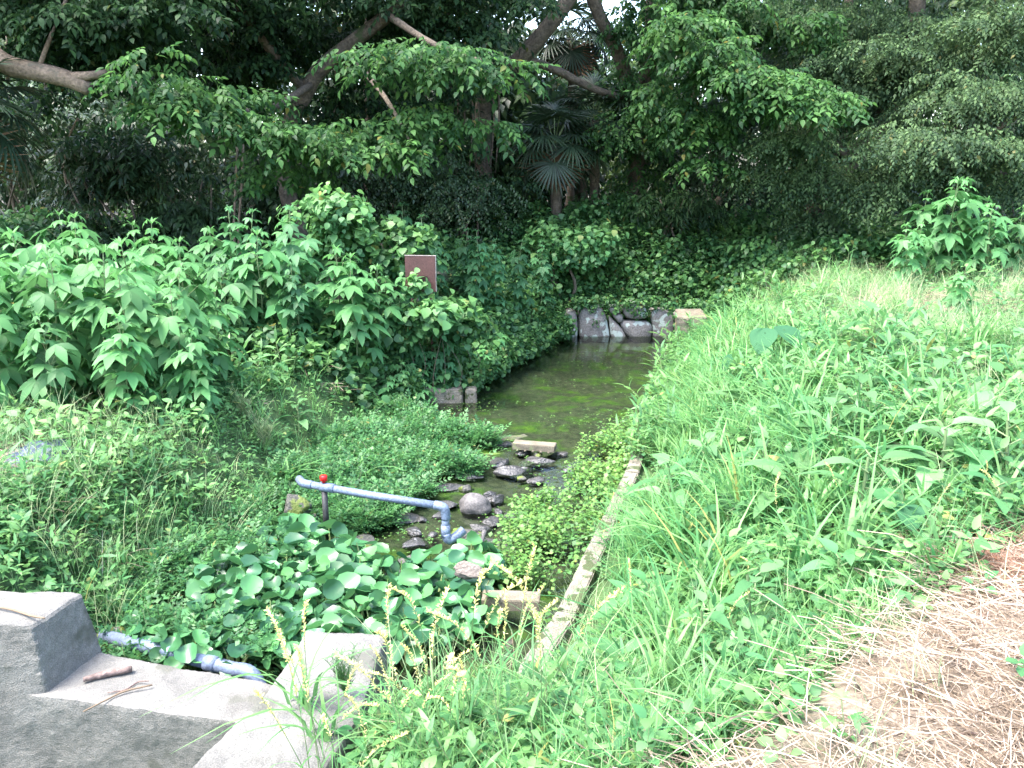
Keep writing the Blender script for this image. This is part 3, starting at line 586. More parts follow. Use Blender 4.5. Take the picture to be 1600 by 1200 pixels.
for _ in range(12000):
    x,y=random.uniform(-2.3,.3),random.uniform(3.95,5.8)
    if sdist(x,y,HP)<0 and all((x-a)**2+(y-b)**2>.125**2 for a,b in hyp): hyp.append((x,y))
hyp+=[(-2.05,4.28),(-1.9,4.2),(-1.74,4.12),(-1.62,4.25),(-1.5,4.1),(-2.15,4.4)]
for i,(x,y) in enumerate(hyp):
    small=i>=len(hyp)-6; o=obj('water_hyacinth',random.choice(HY),loc=(x,y,float(water_z(y))-.0)); o.rotation_euler=(J(.12),J(.12),random.uniform(0,6.28)); s=random.uniform(.8,1.15)*(.85 if small else 1); o.scale=(s,s,s)
    if small: tag(o,'water hyacinth beside the lower pipe behind the weir block','water hyacinth','water hyacinths beside the lower pipe')
    else: tag(o,'glossy round leaved water hyacinth in the floating mat','water hyacinth','water hyacinths in the floating mat')

# --- stuff scatter -------------------------------------------------------
def cand(n,x0,x1,y0,y1): return rng.uniform(x0,x1,n),rng.uniform(y0,y1,n)
def lod(x,y,k): return rng.random(len(x))<np.clip(k/np.maximum(np.hypot(x,y),.5),0,1)
def place(x,y,dz=0): return np.stack([x,y,H(x,y)+dz],-1)
random.seed(21)
# cress and ferny water plants
def sprig(nl,L,W,h,rows=((.35,.95),(.7,.8)),lean=.3,pitch=.2,pet=.02):
    tp=TP(); a=random.uniform(0,6.28); P=smooth_path([(0,0,0),(lean*h*.3*math.cos(a),lean*h*.3*math.sin(a),h*.6),(lean*h*math.cos(a),lean*h*math.sin(a),h)],2); V,T=tube(P,.0018,3,False); tp.add(V,T,1)
    v,t=leaf(L,W,rows,.15,.25)
    for k in range(nl):
        f=.2+.8*k/max(1,nl-1); c=np.array([np.interp(f,np.linspace(0,1,len(P)),P[:,j]) for j in range(3)]); yaw=2.4*k+random.uniform(-.4,.4); M=rot(yaw,pitch+random.uniform(-.35,.35)+.5*(f>.85),random.uniform(-.3,.3))
        tp.add(v,t,0,M,c+M@np.array((0,pet,0)),random.uniform(.7,1.15),random.random())
    return tp
def feather(n,L,W,h):
    tp=TP(); 
    for k in range(n):
        yaw=2*math.pi*k/n+random.uniform(-.4,.4); pt=random.uniform(.2,1.0); M=rot(yaw,pt); D=h*random.uniform(.6,1); 
        for j in range(5):
            s=(j+1)/5*D; v,t=leaf(L*(1.1-.5*j/5),W,((.5,1),),.1,.2)
            for sd_ in (-1,1): tp.add(v,t,0,M@rot(sd_*R(50)),M@np.array((0,s,-.25*s*s/h)),1,random.random())
        v,t=leaf(L,W,((.5,1),),.1,.2); tp.add(v,t,0,M,M@np.array((0,D,-.25*D*D/h)),1,1)
    return tp
CR=[sprig(9,.026,.024,.09,((.5,1),)) for _ in range(5)]; FE=[feather(5,.035,.012,.13) for _ in range(5)]
x,y=cand(26000,-2.3,2.5,4.05,10.2); ds=sdist(x,y,STREAM,False); d=sdist(x,y)
sx=np.interp(y,STREAM[::-1,1],STREAM[::-1,0]); right=x>sx
nz_=.12*wn(x,y,4)+.06*wn(x,y,11,3)
okR=right&(ds>.42+nz_+.12*ss((6-y)/1))&(d<-.02)&(y<8.9+.4*wn(x,y,3))&(y>4.4+.5*(x<.1)); okL=(~right)&(ds>.5+nz_)&(np.hypot((x+1.0)/.75,(y-5.6)/.36)>1+.3*wn(x,y,6))&(d<.15)&(y<8.6+.3*wn(x,y,3)+(-x-1)*.9)&(y>4.1)
plk=(x>-.3)&(x<.5)&(y>4.45)&(y<5.0); okR&=~plk; okL&=~plk; okL&=~((y<5.0)&(rng.random(len(x))<.35)); okH=(sdist(x,y,HP)<.05)&(y>4.3)
def dens(x,y,s=2.2,lo=-.35,seed=1): return wn(x,y,s,seed)>lo+.25*rng.standard_normal(len(x))
k=(okR&~okH)&dens(x,y,3.4,-.25,2)&dens(x,y,8,-.6,5); P=place(x[k],y[k],.0); n=len(P); mound=.08*(1+wn(P[:,0],P[:,1],3.3)); P[:,2]=np.maximum(P[:,2],water_z(P[:,1]))+mound*rng.random(n)
tag(scatter(CR,P,rot(rng.uniform(0,6.28,n),rng.uniform(-.4,.4,n),rng.uniform(-.4,.4,n)),rng.uniform(.8,1.6,n),[M_cress,M_stem],'watercress'),'bright green cress growing in the stream along the right kerb','water plants',None,'stuff')
k=(okL&~(okH&(rng.random(len(x))<.5)))&dens(x,y,3,-.5,4)&dens(x,y,8,-.7,5); P=place(x[k],y[k]); n=len(P); P[:,2]=np.maximum(P[:,2],water_z(P[:,1]))+.1*(1+wn(P[:,0],P[:,1],2.3))*rng.random(n)
tag(scatter(FE+CR[:2],P,rot(rng.uniform(0,6.28,n),rng.uniform(-.4,.4,n),rng.uniform(-.4,.4,n)),rng.uniform(.8,1.5,n),[M_cressd,M_stem],'ferny_water_plants'),'dark ferny water plants filling the left side of the stream','water plants',None,'stuff')
# floating bits on the pond and near
x,y=cand(9000,-1.3,2.6,4.2,12.5); d=sdist(x,y); k=(d<-.03)&(rng.random(len(x))<ss((wn(x,y,2.3,8)+.2)*1.2)*np.where(y>9.5,.25,1.0)); P=np.stack([x[k],y[k],water_z(y[k])+.004],-1); n=len(P)
tag(scatter([whorl(3,.014,.012,0,((.5,1),),jit=.3,droop=.05)],P,rot(rng.uniform(0,6.28,n)),rng.uniform(.5,1.4,n),[M_cress,M_stem],'floating_weed'),'tiny floating water weed in drifts over the pond surface','water weed',None,'stuff')

# ground cover over the banks
G2_=[]
FINE=((.1,.6),(.28,.97),(.5,.95),(.72,.66),(.9,.27))
S1=[sprig(7,.045,.032,.11) for _ in range(5)]; S2=[sprig(9,.065,.04,.2) for _ in range(5)]; S3=[whorl(4,.05,.035,.35,jit=.3,h=.03,z0=.05,petiole=.03) for _ in range(4)]
S1n=[sprig(7,.045,.032,.11,FINE) for _ in range(5)]; S2n=[sprig(random.choice((7,9)),random.uniform(.055,.075),random.uniform(.03,.044),.2,FINE) for _ in range(5)]; S3n=[whorl(4,.05,.035,.35,FINE,jit=.3,h=.03,z0=.05,petiole=.03) for _ in range(4)]
def bank_mask(x,y): 
    d=sdist(x,y); return (d>.03)&~((y<4.3)&(x<-1.0)&(y<3.3))&~((y<4.25)&(y>3.55)&(x<-2.05)&(x>-4))&~((y<3.9)&(x<-.62)&(x>-1.6))&(~((y<3.72)&(x<-1.0)))
x,y=cand(90000,-8,9,1.3,15.8); kill=np.maximum(straw_mask(x,y),.75*(isright(x,y)&(x-kerbx(y)<.3)&(y<5)&(y>3.1))); sideR=isright(x,y)
ok=bank_mask(x,y)&lod(x,y,3.6)&(rng.random(len(x))>kill*.985)&(sideR|(y>4.2)|(x<-3.5))
farR=sideR&(x>3.0)&(y>7.5)&(y<12.5)
k=ok&~(farR&(rng.random(len(x))<.25))&(dens(x,y,2.5,-.5)|((~sideR)&(y<8.5)&dens(x,y,2.5,-1.1))); P=place(x[k],y[k]); n=len(P)
tag(scatter(S1+S3,P,rot(rng.uniform(0,6.28,n),rng.uniform(-.35,.35,n),rng.uniform(-.35,.35,n)),rng.uniform(.7,1.35,n)*np.clip(.8+P[:,1]*.03,.8,1.25)*np.clip(.5+sdist(P[:,0],P[:,1])*.7,.5,1),[M_cover,M_stem],'ground_cover',near=S1n+S3n),'low leafy ground cover over both banks','ground cover',None,'stuff')
S4=[sprig(9,.095,.02,.26,((.3,1),(.65,.7)),pet=.005,pitch=.5) for _ in range(3)]; S4n=[sprig(9,.095,.02,.26,FINE,pet=.005,pitch=.5) for _ in range(3)]
def lobed(L,h,n):
    tp=TP(); V,T=tube([(0,0,0),(.01,.01,h)],.002,3,False); tp.add(V,T,1)
    for k in range(n):
        q=palmate(L,3 if k%2 else 5); M=rot(2.4*k+J(.3),.15+J(.4),J(.3)); c=np.array((0,0,h*(.3+.7*k/n))); tp.add(q.V,q.T,0,M,c+M@np.array((0,.03,0)),random.uniform(.7,1.1),random.random())
    return tp
S5=[lobed(.075,.16,5) for _ in range(3)]; S2=S2+S4+S5; S2n=S2n+S4n+S5
x,y=cand(60000,-7,9,1.6,15); kill=straw_mask(x,y); ok=bank_mask(x,y)&lod(x,y,2.6)&(rng.random(len(x))>kill*1.1)&(isright(x,y)|(y>4.3)|(x<-3.5))&~(isright(x,y)&(x>3.0)&(y>7.5)&(y<12.5)&(wn(x,y,2,5)<-.1)); k=ok&~((x-kerbx(y)<.5)&isright(x,y)&(y<5)&(y>2.3))&dens(x,y,1.7,-.1,6); P=place(x[k],y[k]); n=len(P)
tag(scatter(S2,P,rot(rng.uniform(0,6.28,n),rng.uniform(-.35,.35,n),rng.uniform(-.35,.35,n)),rng.uniform(.55,1.5,n)*np.clip(.4+sdist(P[:,0],P[:,1])*.8,.45,1.1)*np.clip(.35+P[:,1]*.11,.5,1),[M_cover,M_stem],'leafy_weeds',near=S2n),'ankle high leafy weeds mixed through the banks','weeds',None,'stuff')
x,y=cand(2200,-8,-2.25,4.1,5.9); k=(sdist(x,y)>.05)&(straw_mask(x,y)<.4); P=place(x[k],y[k]); n=len(P)
tag(scatter(S2n+S1n+G2_,P,rot(rng.uniform(0,6.28,n),rng.uniform(-.35,.35,n),rng.uniform(-.35,.35,n)),rng.uniform(.6,1.15,n),[M_cover,M_stem],'near_left_weeds'),'dense mixed weeds on the left bank behind the weir block','weeds',None,'stuff')
# vines on left bank, behind pond and over the wall
VH=[]
for _ in range(5):
    tp=TP(); v,t=leaf(.085,.08,((.12,.75),(.4,1),(.75,.6)),.12,.3)
    for j in range(6): M=rot(2.4*j+J(.4),J(.5)-.25,J(.3)); tp.add(v,t,0,M,(J(.06),J(.06),.03+.035*j),random.uniform(.6,1.1),random.random())
    VH.append(tp)
x,y=cand(46000,-7,9,8.2,16.8); d=sdist(x,y); lf=~isright(x,y)
hl=.25*ss((d-.1)/1.3)*(1+.6*wn(x,y,1.3,4)); k=(d>.0)&((lf&(y>8.4+.3*wn(x,x,2)))|(y>13.0)|(isright(x,y)&(y>12.3)&(x<6)))&(rng.random(len(x))<.75)
P=place(x[k],y[k]); P[:,2]+=rng.random(k.sum())**.6*(hl[k]+.08)*(1+1.6*ss((P[:,1]-13)/1)); n=len(P)
tag(scatter(VH,P,rot(rng.uniform(0,6.28,n),rng.uniform(-.6,.3,n),rng.uniform(-.4,.4,n)),rng.uniform(.6,1.25,n),[M_vine,M_stem],'vines'),'dark creeping vines covering the far banks round the pond','vines',None,'stuff')
# vines hanging on the stone wall edge and kerb edge
x=rng.uniform(.9,3.6,700); z=-.42-.25*rng.random(700)**2*(1+wn(x,x,3)); P=np.stack([x,np.where(x<2.4,13.34,12.9)+.03*rng.random(700),z],-1); n=700; P=P[:320]; P=np.where((rng.random(len(P))<.0)[:,None],P,P)
y2=rng.uniform(8.9,13.2,2600); xl=np.interp(y2,CH[8:15,1][::-1],CH[8:15,0][::-1]); x2=xl-.07+rng.uniform(-.2,.13,2600)*(1+.8*wn(y2,y2,3)); keepv=rng.random(2600)<ss(.55+.9*wn(y2,y2*.3,2.2,6)); x2=np.where(keepv,x2,-99); P2=np.stack([x2,y2,-.92+.3*rng.random(2600)],-1); k2=(P2[:,0]>-50)&~((P2[:,0]>-1.0)&(P2[:,0]<-.4)&(P2[:,1]<9.6)); P=np.vstack([P,P2[k2]]); n=len(P)
tag(scatter(VH,P,rot(rng.uniform(0,6.28,n),rng.uniform(-1.2,.2,n),rng.uniform(-.5,.5,n)),rng.uniform(.35,.8,n),[M_vine,M_stem],'hanging_vines'),'small leaved vines hanging over the pond edges and stone wall','vines',None,'stuff')
# grass
def blade(L,W,bend,lean):
    n=6; P=[];
    for k in range(n):
        t=k/(n-1); P.append((0,lean*L*t+bend*L*t*t,L*t*(1-.35*bend*t*t)))
    V=[];T=[]
    for k,(a,b,c) in enumerate(P):
        wd=W/2*(1-(k/(n-1))**2)+.0003; V+=[(-wd,b,c+wd*.4),(wd,b,c+wd*.4)]
    for k in range(n-1): a=2*k; T+=[(a,a+1,a+3),(a,a+3,a+2)]
    return np.array(V),np.array(T)
def tuft(n,L,W,spread,bend=(.2,.9)):
    tp=TP()
    for k in range(n):
        v,t=blade(L*random.uniform(.55,1.1),W*random.uniform(.6,1.2),random.uniform(*bend),random.uniform(.0,.3)); tp.add(v,t,0,rot(random.uniform(0,6.28)),(J(spread),J(spread),0),1,random.random())
    return tp
G1=[tuft(12,.46,.021,.05,(.2,1.2)) for _ in range(6)]; G2=[tuft(14,.22,.006,.05) for _ in range(5)]; G3=[tuft(16,.42,.0035,.08,(.1,.8)) for _ in range(5)]
x,y=cand(17000,-.9,5.4,2.4,12); dk=x-kerbx(y); k=isright(x,y)&(dk>.3)&~((y<3.9)&(x<.55))&(rng.random(len(x))<np.clip((y-2.2)/2.2,.3,1))&(rng.random(len(x))<np.clip(1.2-dk/1.6,.1,1))&(dk<3)&lod(x,y,3.2)&(straw_mask(x,y)<.3)&dens(x,y,1.8,-.15,2); P=place(x[k],y[k]); n=len(P)
tag(scatter(G1,P,rot(rng.uniform(0,6.28,n),rng.uniform(-.2,.2,n),rng.uniform(-.2,.2,n)),rng.uniform(.6,1.15,n)*np.clip(.45+(P[:,0]-kerbx(P[:,1])),.5,1.05),[M_grass],'broad_grass'),'long broad bladed grass on the right bank beside the kerb','grass',None,'stuff')
x,y=cand(40000,-6,8,1.3,13); k=bank_mask(x,y)&~(isright(x,y)&(x-kerbx(y)<.3)&(y<5)&(y>3.1))&lod(x,y,1.7)&(straw_mask(x,y)<.35)&dens(x,y,1.5,.0,9)&(isright(x,y)|(y>4.3)|(x<-3)); P=place(x[k],y[k]); n=len(P)
tag(scatter(G2,P,rot(rng.uniform(0,6.28,n),rng.uniform(-.2,.2,n),rng.uniform(-.2,.2,n)),rng.uniform(.6,1.3,n),[M_grass],'short_grass'),'short fine grass mixed through both banks','grass',None,'stuff')
x,y=cand(16000,-6,10,1.8,13.5); k=bank_mask(x,y)&((isright(x,y)&(x>2.7+.5*wn(x,y,1.1))&(y>7.2+.8*wn(x,y,1.3,2))&(y<12.6)&(rng.random(len(x))<.55*ss(.6+1.2*wn(x,y,1.9,3))*.7+.06))|((~isright(x,y))&(x<-1.9)&(y>4.3)&(y<6.3)&(rng.random(len(x))<.35))|((y<4.2)&(x>-.9)&(x<.5)&(rng.random(len(x))<.12))|(isright(x,y)&(rng.random(len(x))<.03))); P=place(x[k],y[k]); n=len(P)
tag(scatter(G3,P,rot(rng.uniform(0,6.28,n),rng.uniform(-.3,.3,n),rng.uniform(-.3,.3,n)),rng.uniform(.6,1.2,n),[M_thin],'wispy_grass'),'wispy pale yellow green grass at the top of the right bank','grass',None,'stuff')
# dry straw
ST=[]
for _ in range(6):
    tp=TP()
    for k in range(10):
        L=random.uniform(.08,.3); a=J(3.14); p=np.array((J(.1),J(.1),random.uniform(.003,.03))); e=p+np.array((L*math.cos(a),L*math.sin(a),J(.035)+.01)); q=(p+e)/2+np.array((J(.03),J(.03),random.uniform(0,.03))); V,T=tube([p,q,e],random.uniform(.0005,.0021),3,False); tp.add(V,T,0,t=random.random())
    ST.append(tp)
x,y=cand(46000,-5,8,1.3,11.5); sm=straw_mask(x,y); k=(rng.random(len(x))<sm*np.clip(3.2/np.hypot(x,y),0,1)*.85*ss(.75+.7*wn(x,y,3.7,5))+.004)&(sdist(x,y)>.2)&bank_mask(x,y)
P=place(x[k],y[k]); P[:,2]+=rng.random(k.sum())*.03; n=len(P); lay=.5+.5*wn(P[:,0],P[:,1],1.2,3)
tag(scatter(ST,P,rot(lay+rng.normal(0,.6,n),rng.uniform(-.1,.1,n),rng.uniform(-.1,.1,n)),rng.uniform(.7,1.3,n),[M_strawm],'dry_straw',smooth=False),'cut dry straw lying on the soil','straw',None,'stuff')
x,y=cand(5000,1.5,3.6,2.2,4.2); k=rng.random(len(x))<ss((.75-np.hypot((x-2.15)/.9,(y-3.3)/.7))/.5)*.8; P=place(x[k],y[k],.02); n=len(P)
tag(scatter(ST,P,rot(rng.uniform(0,6.28,n),rng.uniform(-.6,.6,n),rng.uniform(-.6,.6,n)),rng.uniform(.4,.8,n),[M_strawd],'rusty_stems',smooth=False),'rusty brown dry stems on the straw at the right','dry stems',None,'stuff')

y=rng.uniform(5.6,12,2600); x=kerbx(y)+.1+rng.uniform(-.1,.3,2600); k=rng.random(2600)<ss((y-6.4)/.8)*ss(.35+wn(y,y*.5,2.7,1)+.12*(y-6)); P=np.stack([x[k],y[k],np.maximum(H(x[k],y[k]),-.74)],-1); n=len(P)
tag(scatter(S1+S3+S4[:1]+CR,P,rot(rng.normal(1.4,.8,n),rng.uniform(-.6,.3,n),rng.uniform(-.4,.4,n)),rng.uniform(.7,1.6,n),[M_cover,M_stem],'kerb_creepers'),'small leafy creepers spilling over the far part of the kerb','creepers',None,'stuff')
y=rng.uniform(6.6,12,330); x=kerbx(y)+.28+rng.uniform(-.05,.25,330); P=place(x,y); n=len(P); P[:,2]=np.maximum(P[:,2],-.76)
tag(scatter(G1,P,rot(rng.normal(1.5,.9,n),rng.uniform(-.2,.1,n),rng.uniform(-.2,.2,n)),rng.uniform(.45,.85,n),[M_grass],'kerb_grass'),'arching grass leaning over the far part of the kerb','grass',None,'stuff')
# --- individual plants of the banks
def broad_plant(nl,L,W,h,pitch,seed):
    random.seed(seed); tp=TP(); v,t=leaf(L,W,((.08,.4),(.2,.82),(.36,1),(.55,.93),(.74,.66),(.9,.3)),.32,.6)
    V,T=tube([(0,0,0),(J(.02),J(.02),h)],.005,5,False); tp.add(V,T,1)
    for k in range(nl):
        f=k/max(1,nl-1); yaw=2.4*k+J(.3); M=rot(yaw,pitch*.8+.25*f*f+J(.2),J(.2)); c=np.array((0,0,h*(.1+.9*f))); pl=L*.4*(1-.6*f); e=c+M@np.array((0,pl,.0)); a,b=tube([c,e],.003,4,False); tp.add(a,b,1); tp.add(v,t,0,M,e,random.uniform(.75,1.1)*(1-.35*f),random.random())
    return tp.mesh('broad_leaf_plant',[M_dock,M_stem])
BP=[broad_plant(10,.19,.09,.25,.35,50),broad_plant(8,.24,.11,.12,.6,51),broad_plant(12,.13,.07,.28,.2,52),broad_plant(9,.16,.085,.16,.4,53)]
def bplant(u,v,k,s,lab,grp=None,z=0):
    p=at(u,v,z=z)
    for _ in range(5): p=at(u,v,z=float(H(p[0],p[1])))
    o=obj('broad_leaf_plant',BP[k],loc=(p[0],p[1],float(H(p[0],p[1]))-.01)); o.rotation_euler=(J(.12),J(.12),random.uniform(0,6.28)); o.scale=(s,)*3; tag(o,lab,'plant',grp)
random.seed(31)
for u,v in ((1060,820),(1130,860),(1380,780),(1300,680),(1410,720),(1270,560),(1160,600),(1240,640),(1190,760),(1330,830),(1390,640),(1340,690),(1450,660),(1420,600),(1300,740),(1240,800),(1150,720),(1180,650),(1250,690),(1350,560),(1120,600),(1200,590),(1300,620),(1110,680),(1090,760)):
    bplant(u+J(10),v,random.choice([0,1,3]),random.uniform(1.2,1.7),'pale broad leaf plant in the lush middle of the right bank','broad leaf plants in the middle of the right bank')
for u,v in ((1560,640),(1520,700),(1590,700),(1500,760),(1580,780),(1540,590),(1595,600),(1460,780),(1540,830)): bplant(u+J(8),v,random.choice([0,1,3]),random.uniform(1.2,1.7),'broad leaf plant at the right edge above the straw','broad leaf plants at the right edge')
for u,v in ((985,980),(1000,1040),(1060,1010),(960,1080),(1110,1060),(1180,1010),(1020,960),(1230,960),(1300,930),(1140,930),(1350,900)): bplant(u+J(8),v,random.choice([2,3]),random.uniform(.85,1.25),'low broad leaf plant between the kerb and the straw','low broad leaf plants before the straw')
for u,v in ((150,860),(230,870),(90,850),(200,830),(290,850),(250,900),(130,880)): bplant(u,v,random.choice([2,3]),random.uniform(.7,.95),'leafy plant on the left bank behind the weir block','leafy plants behind the weir block')
for u,v in ((720,1165),(860,1165),(640,1190),(930,1120),(560,1180)): bplant(u,v,random.choice([2,3]),random.uniform(.6,.85),'leafy plant at the bottom edge among the seed stalks','leafy plants at the bottom edge',-.4)
for u,v in ((440,690),(470,720),(410,710),(1155,510),(1120,520)): bplant(u,v,0,1.1,'tall broad leaf plant beside the pond and pipe end' if u>900 else 'tall broad leaf plant above the end of the pipe','broad leaf plants near the pond block' if u>900 else 'broad leaf plants above the pipe')
# taro like big leaves
def taro(name,u,v,zg,leaves,label):
    p=at(u,v,z=zg); g=float(H(p[0],p[1])); e=empty(name,(p[0],p[1],g)); tag(e,label,'plant')
    for du,dv,s,pt,yw in leaves:
        q=at(u+du,v+dv,y=p[1]+J(.1))-np.array((p[0],p[1],g)); V,T=tube(smooth_path([(0,0,0),q*np.array((.4,.4,.7)),q],3),.006,5,False); obj('stalk',mesh_from('stalk',V,T,M_stem),e)
        v_,t_=leaf(s,s*.85,((.08,.6),(.25,.95),(.45,1),(.7,.75),(.9,.35)),.15,.25); v_=v_-np.array((0,s*.25,0)); o=obj('leaf',mesh_from('leaf',v_@rot(yw,pt).T,t_,M_tara,tint=np.full(len(v_),.5)),e,loc=q)
taro('taro_plant',1215,560,-.1,[(-20,-40,.3,-.5,2.6),(10,-45,.32,-.3,3.6),(-45,10,.26,-.9,2.3),(-75,0,.2,-.9,1.8)],'big heart leaved dark blue green plant on the right bank near the pond')
taro('large_leaf_plant',350,600,-.3,[(-40,-40,.24,-.4,3.4),(0,-25,.26,-.6,2.9),(-20,10,.22,-.7,3.3)],'plant with a few big round leaves right of the bright left weeds')
taro('round_leaf_plant',1440,820,.0,[(-20,-25,.15,-.35,3),(15,-15,.13,-.4,3.9)],'plant with two large pale rounded leaves at the upper edge of the straw')
# horsetail / feathery tufts
def feath(seed,mat,name):
    random.seed(seed); tp=TP()
    for k in range(16):
        a=random.uniform(0,6.28); l=random.uniform(.15,.3); lean=random.uniform(.1,.45); P=[(0,0,0),(lean*l*.4*math.cos(a),lean*l*.4*math.sin(a),l*.6),(lean*l*math.cos(a),lean*l*math.sin(a),l)]; V,T=tube(P,.0012,3,False); tp.add(V,T,0,t=random.random())
        for j in range(14):
            f=.25+.75*j/13; c=np.array([np.interp(f,(0,.6,1),[q[m] for q in P]) for m in range(3)])
            for s_ in range(2):
                b=random.uniform(0,6.28); e=c+np.array((.04*math.cos(b),.04*math.sin(b),.045))*(1.2-f*.7); V,T=tube([c,e],.0009,3,False); tp.add(V,T,0,t=random.random())
    return tp.mesh(name,[mat])
FT=[feath(60,M_grass,'horsetail'),feath(61,M_thin,'horsetail')]
for u,v,k,s,lab,z in ((1065,1010,0,1.0,'feathery horsetail tuft on the right bank left of the straw',-.1),(1040,1040,0,.8,'smaller horsetail tuft in front of the feathery one',-.1),(410,625,1,1.5,'yellow green feathery bush on the left bank above the pipe',-.3),(380,620,1,1.2,'second feathery bush touching the yellow green one on the left bank',-.3),(235,950,0,.7,'dark feathery tuft in the bank beside the weir block',-.8),(300,880,0,.8,'feathery tuft on the bank left of the hyacinths',-.6),(680,1130,0,.8,'feathery tuft among the stalks at the bottom edge',-.5),(540,1090,0,.9,'feathery tuft growing on top of the wing wall',-.6),(740,1060,0,.7,'feathery tuft at the near end of the kerb',-.7)):
    p=at(u,v,z=z); o=obj('horsetail',FT[k],loc=(p[0],p[1],max(float(H(p[0],p[1])),-.61 if u==540 else -9))); o.scale=(s,)*3; tag(o,lab,'plant')
# seed stalks
def stalk(h,bend,seed,grain=.005):
    random.seed(seed); tp=TP(); P=smooth_path([(0,0,0),(bend*.1,0,h*.5),(bend*.5,0,h*.85),(bend,0,h*.98)],6); V,T=tube(P,np.linspace(.0018,.0008,len(P)),4,False); tp.add(V,T,0)
    v,t=leaf(.018,.007,((.5,1),),.5,.1)
    for j in range(64):
        f=.5+.5*j/63; c=np.array([np.interp(f,np.linspace(0,1,len(P)),P[:,m]) for m in range(3)]); tp.add(v,t,1,rot(random.uniform(0,6.28),random.uniform(.4,1.3)),c,grain/.005*random.uniform(.7,1.1),random.random())
    for j in range(3): v2,t2=blade(.22,.008,.8,.3); tp.add(v2,t2,2,rot(random.uniform(0,6.28)),P[2+j*2],1,random.random())
    return tp.mesh('seed_stalk',[M_stem,M_seed,M_grass])
SK=[stalk(.75,.12,70),stalk(.65,-.08,71),stalk(.55,.2,72),stalk(.6,-.2,73)]
random.seed(33)
for i in range(38):
    u=random.uniform(480,860); v=random.uniform(1120,1260); z=-.45; p=at(u,v,z=z); g=max(float(H(p[0],p[1])),-.6 if p[0]<-.6 else -9); o=obj('seed_stalk',random.choice(SK),loc=(p[0],p[1],g)); o.rotation_euler=(J(.2),J(.25),random.uniform(0,6.28)); s=random.uniform(.7,1.15); o.scale=(s,)*3
    tag(o,'yellow seeded grass stalk rising from the bottom edge','grass stalk','yellow seed stalks at the bottom edge')
for i,(u,v) in enumerate([(1000,930),(1060,880),(1150,850),(1240,830),(1330,830),(1500,850),(1560,800),(1130,1000),(980,700),(1290,560),(1350,480),(1250,480),(1600,900),(1420,880)]):
    p=at(u,v,z=-.1); o=obj('seed_stalk',SK[i%4],loc=(p[0],p[1],float(H(p[0],p[1])))); o.rotation_euler=(J(.5),J(.5),random.uniform(0,6.28)); s=random.uniform(.5,.8); o.scale=(s,)*3; tag(o,'thin seeded grass stalk leaning over the right bank','grass stalk','leaning seed stalks on the right bank')
# broad grass clump on the wing wall
for u,v,s,lab in ((470,1100,1.0,'broad bladed grass tuft growing from the wing wall'),(500,1150,.9,'second broad grass tuft nearer the bottom edge on the wing wall'),(580,680,.9,'broad grass clump left of the small blue scrap'),(440,660,1.2,'tall broad grass clump on the left bank above the pipe'),(560,650,1.2,'broad grass clump between the scrap and the feathery bush')):
    p=at(u,v,z=-.6 if v>1000 else -.4); g=float(H(p[0],p[1])); g=-.6 if v>1000 else g; o=obj('grass_tuft',G1[int(u)%6].mesh('grass_tuft',[M_grass]),loc=(p[0],p[1],g)); o.scale=(s,)*3; tag(o,lab,'grass tuft')

# ---------------------------------------------------------------- trees
random.seed(77)
def twig(nl,L,W,length,droop,rows=((.4,1),),two=True,fold=.2):
    tp=TP(); v,t=leaf(L,W,rows,fold,.3); 
    for k in range(nl):
        f=(k+1)/nl; sidey=(-1)**k; c=np.array((0,length*f,-droop*length*f*f)); M=rot(sidey*R(55)*(1-.6*(f>.95))+J(.3),-.35+J(.35),J(.4)); tp.add(v,t,0,M,c,random.uniform(.75,1.2),random.random())
    return tp
TW1=[twig(9,.105,.058,.4,.22,((.22,.8),(.52,.92))) for _ in range(6)]; TW2=[twig(12,.055,.03,.35,.25) for _ in range(6)]; TW3=[twig(9,.13,.035,.25,.2) for _ in range(6)]; TW4=[twig(7,.22,.12,.6,.3) for _ in range(4)]
def pads_points(pads):
    q=[]
    for (c,r_,n) in pads:
        if r_[0]<.7: q.append((c,r_,n)); continue
        m=int(7+r_[0]*5)
        for _ in range(m):
            d=rng.normal(0,.5,3); q.append((np.array(c)+np.clip(d,-1,1)*np.array(r_),(r_[0]*rng.uniform(.2,.4),r_[1]*rng.uniform(.2,.4),r_[2]*rng.uniform(.15,.4)),n/m))
    pads=q
    P=[];Y=[];Pt=[];Tn=[]
    for (c,r,n) in pads:
        n=int(n); a=rng.uniform(0,2*math.pi,n); q=rng.random(n)**.55; zz=rng.uniform(-1,1,n)
        x=np.cos(a)*q*r[0]; y_=np.sin(a)*q*r[1]; z=r[2]*(.9*zz*np.sqrt(1-np.clip(q,0,.98)**2)-.35*q*q)
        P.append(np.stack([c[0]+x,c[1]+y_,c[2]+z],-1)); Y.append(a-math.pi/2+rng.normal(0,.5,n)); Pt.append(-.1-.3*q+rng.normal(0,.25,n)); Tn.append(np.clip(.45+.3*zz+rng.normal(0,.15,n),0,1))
    return np.vstack(P),np.concatenate(Y),np.concatenate(Pt),np.concatenate(Tn)
def tree(name,label,base,trunks,pads,tw,mats,bark,cat='tree',s=(.62,1.12),group=None,sides=9):
    base=np.array(base,float); e=empty(name,tuple(base)); tag(e,label,cat,group)
    for i,(path,r0,r1) in enumerate(trunks):
        P=smooth_path(path,4)-base; V,T=tube(P,np.linspace(r0,r1,len(P)),sides,jit=.12); obj('trunk' if i==0 else 'limb',mesh_from('trunk',V,T,bark),e)
    P,Y,Pt,Tn=pads_points([(c,q_,n_*1.25) for c,q_,n_ in pads]); n=len(P)
    o=scatter(tw,P-base,rot(Y,Pt,rng.normal(0,.3,n)),rng.uniform(*s,n),mats,'crown',Tn,e); return e
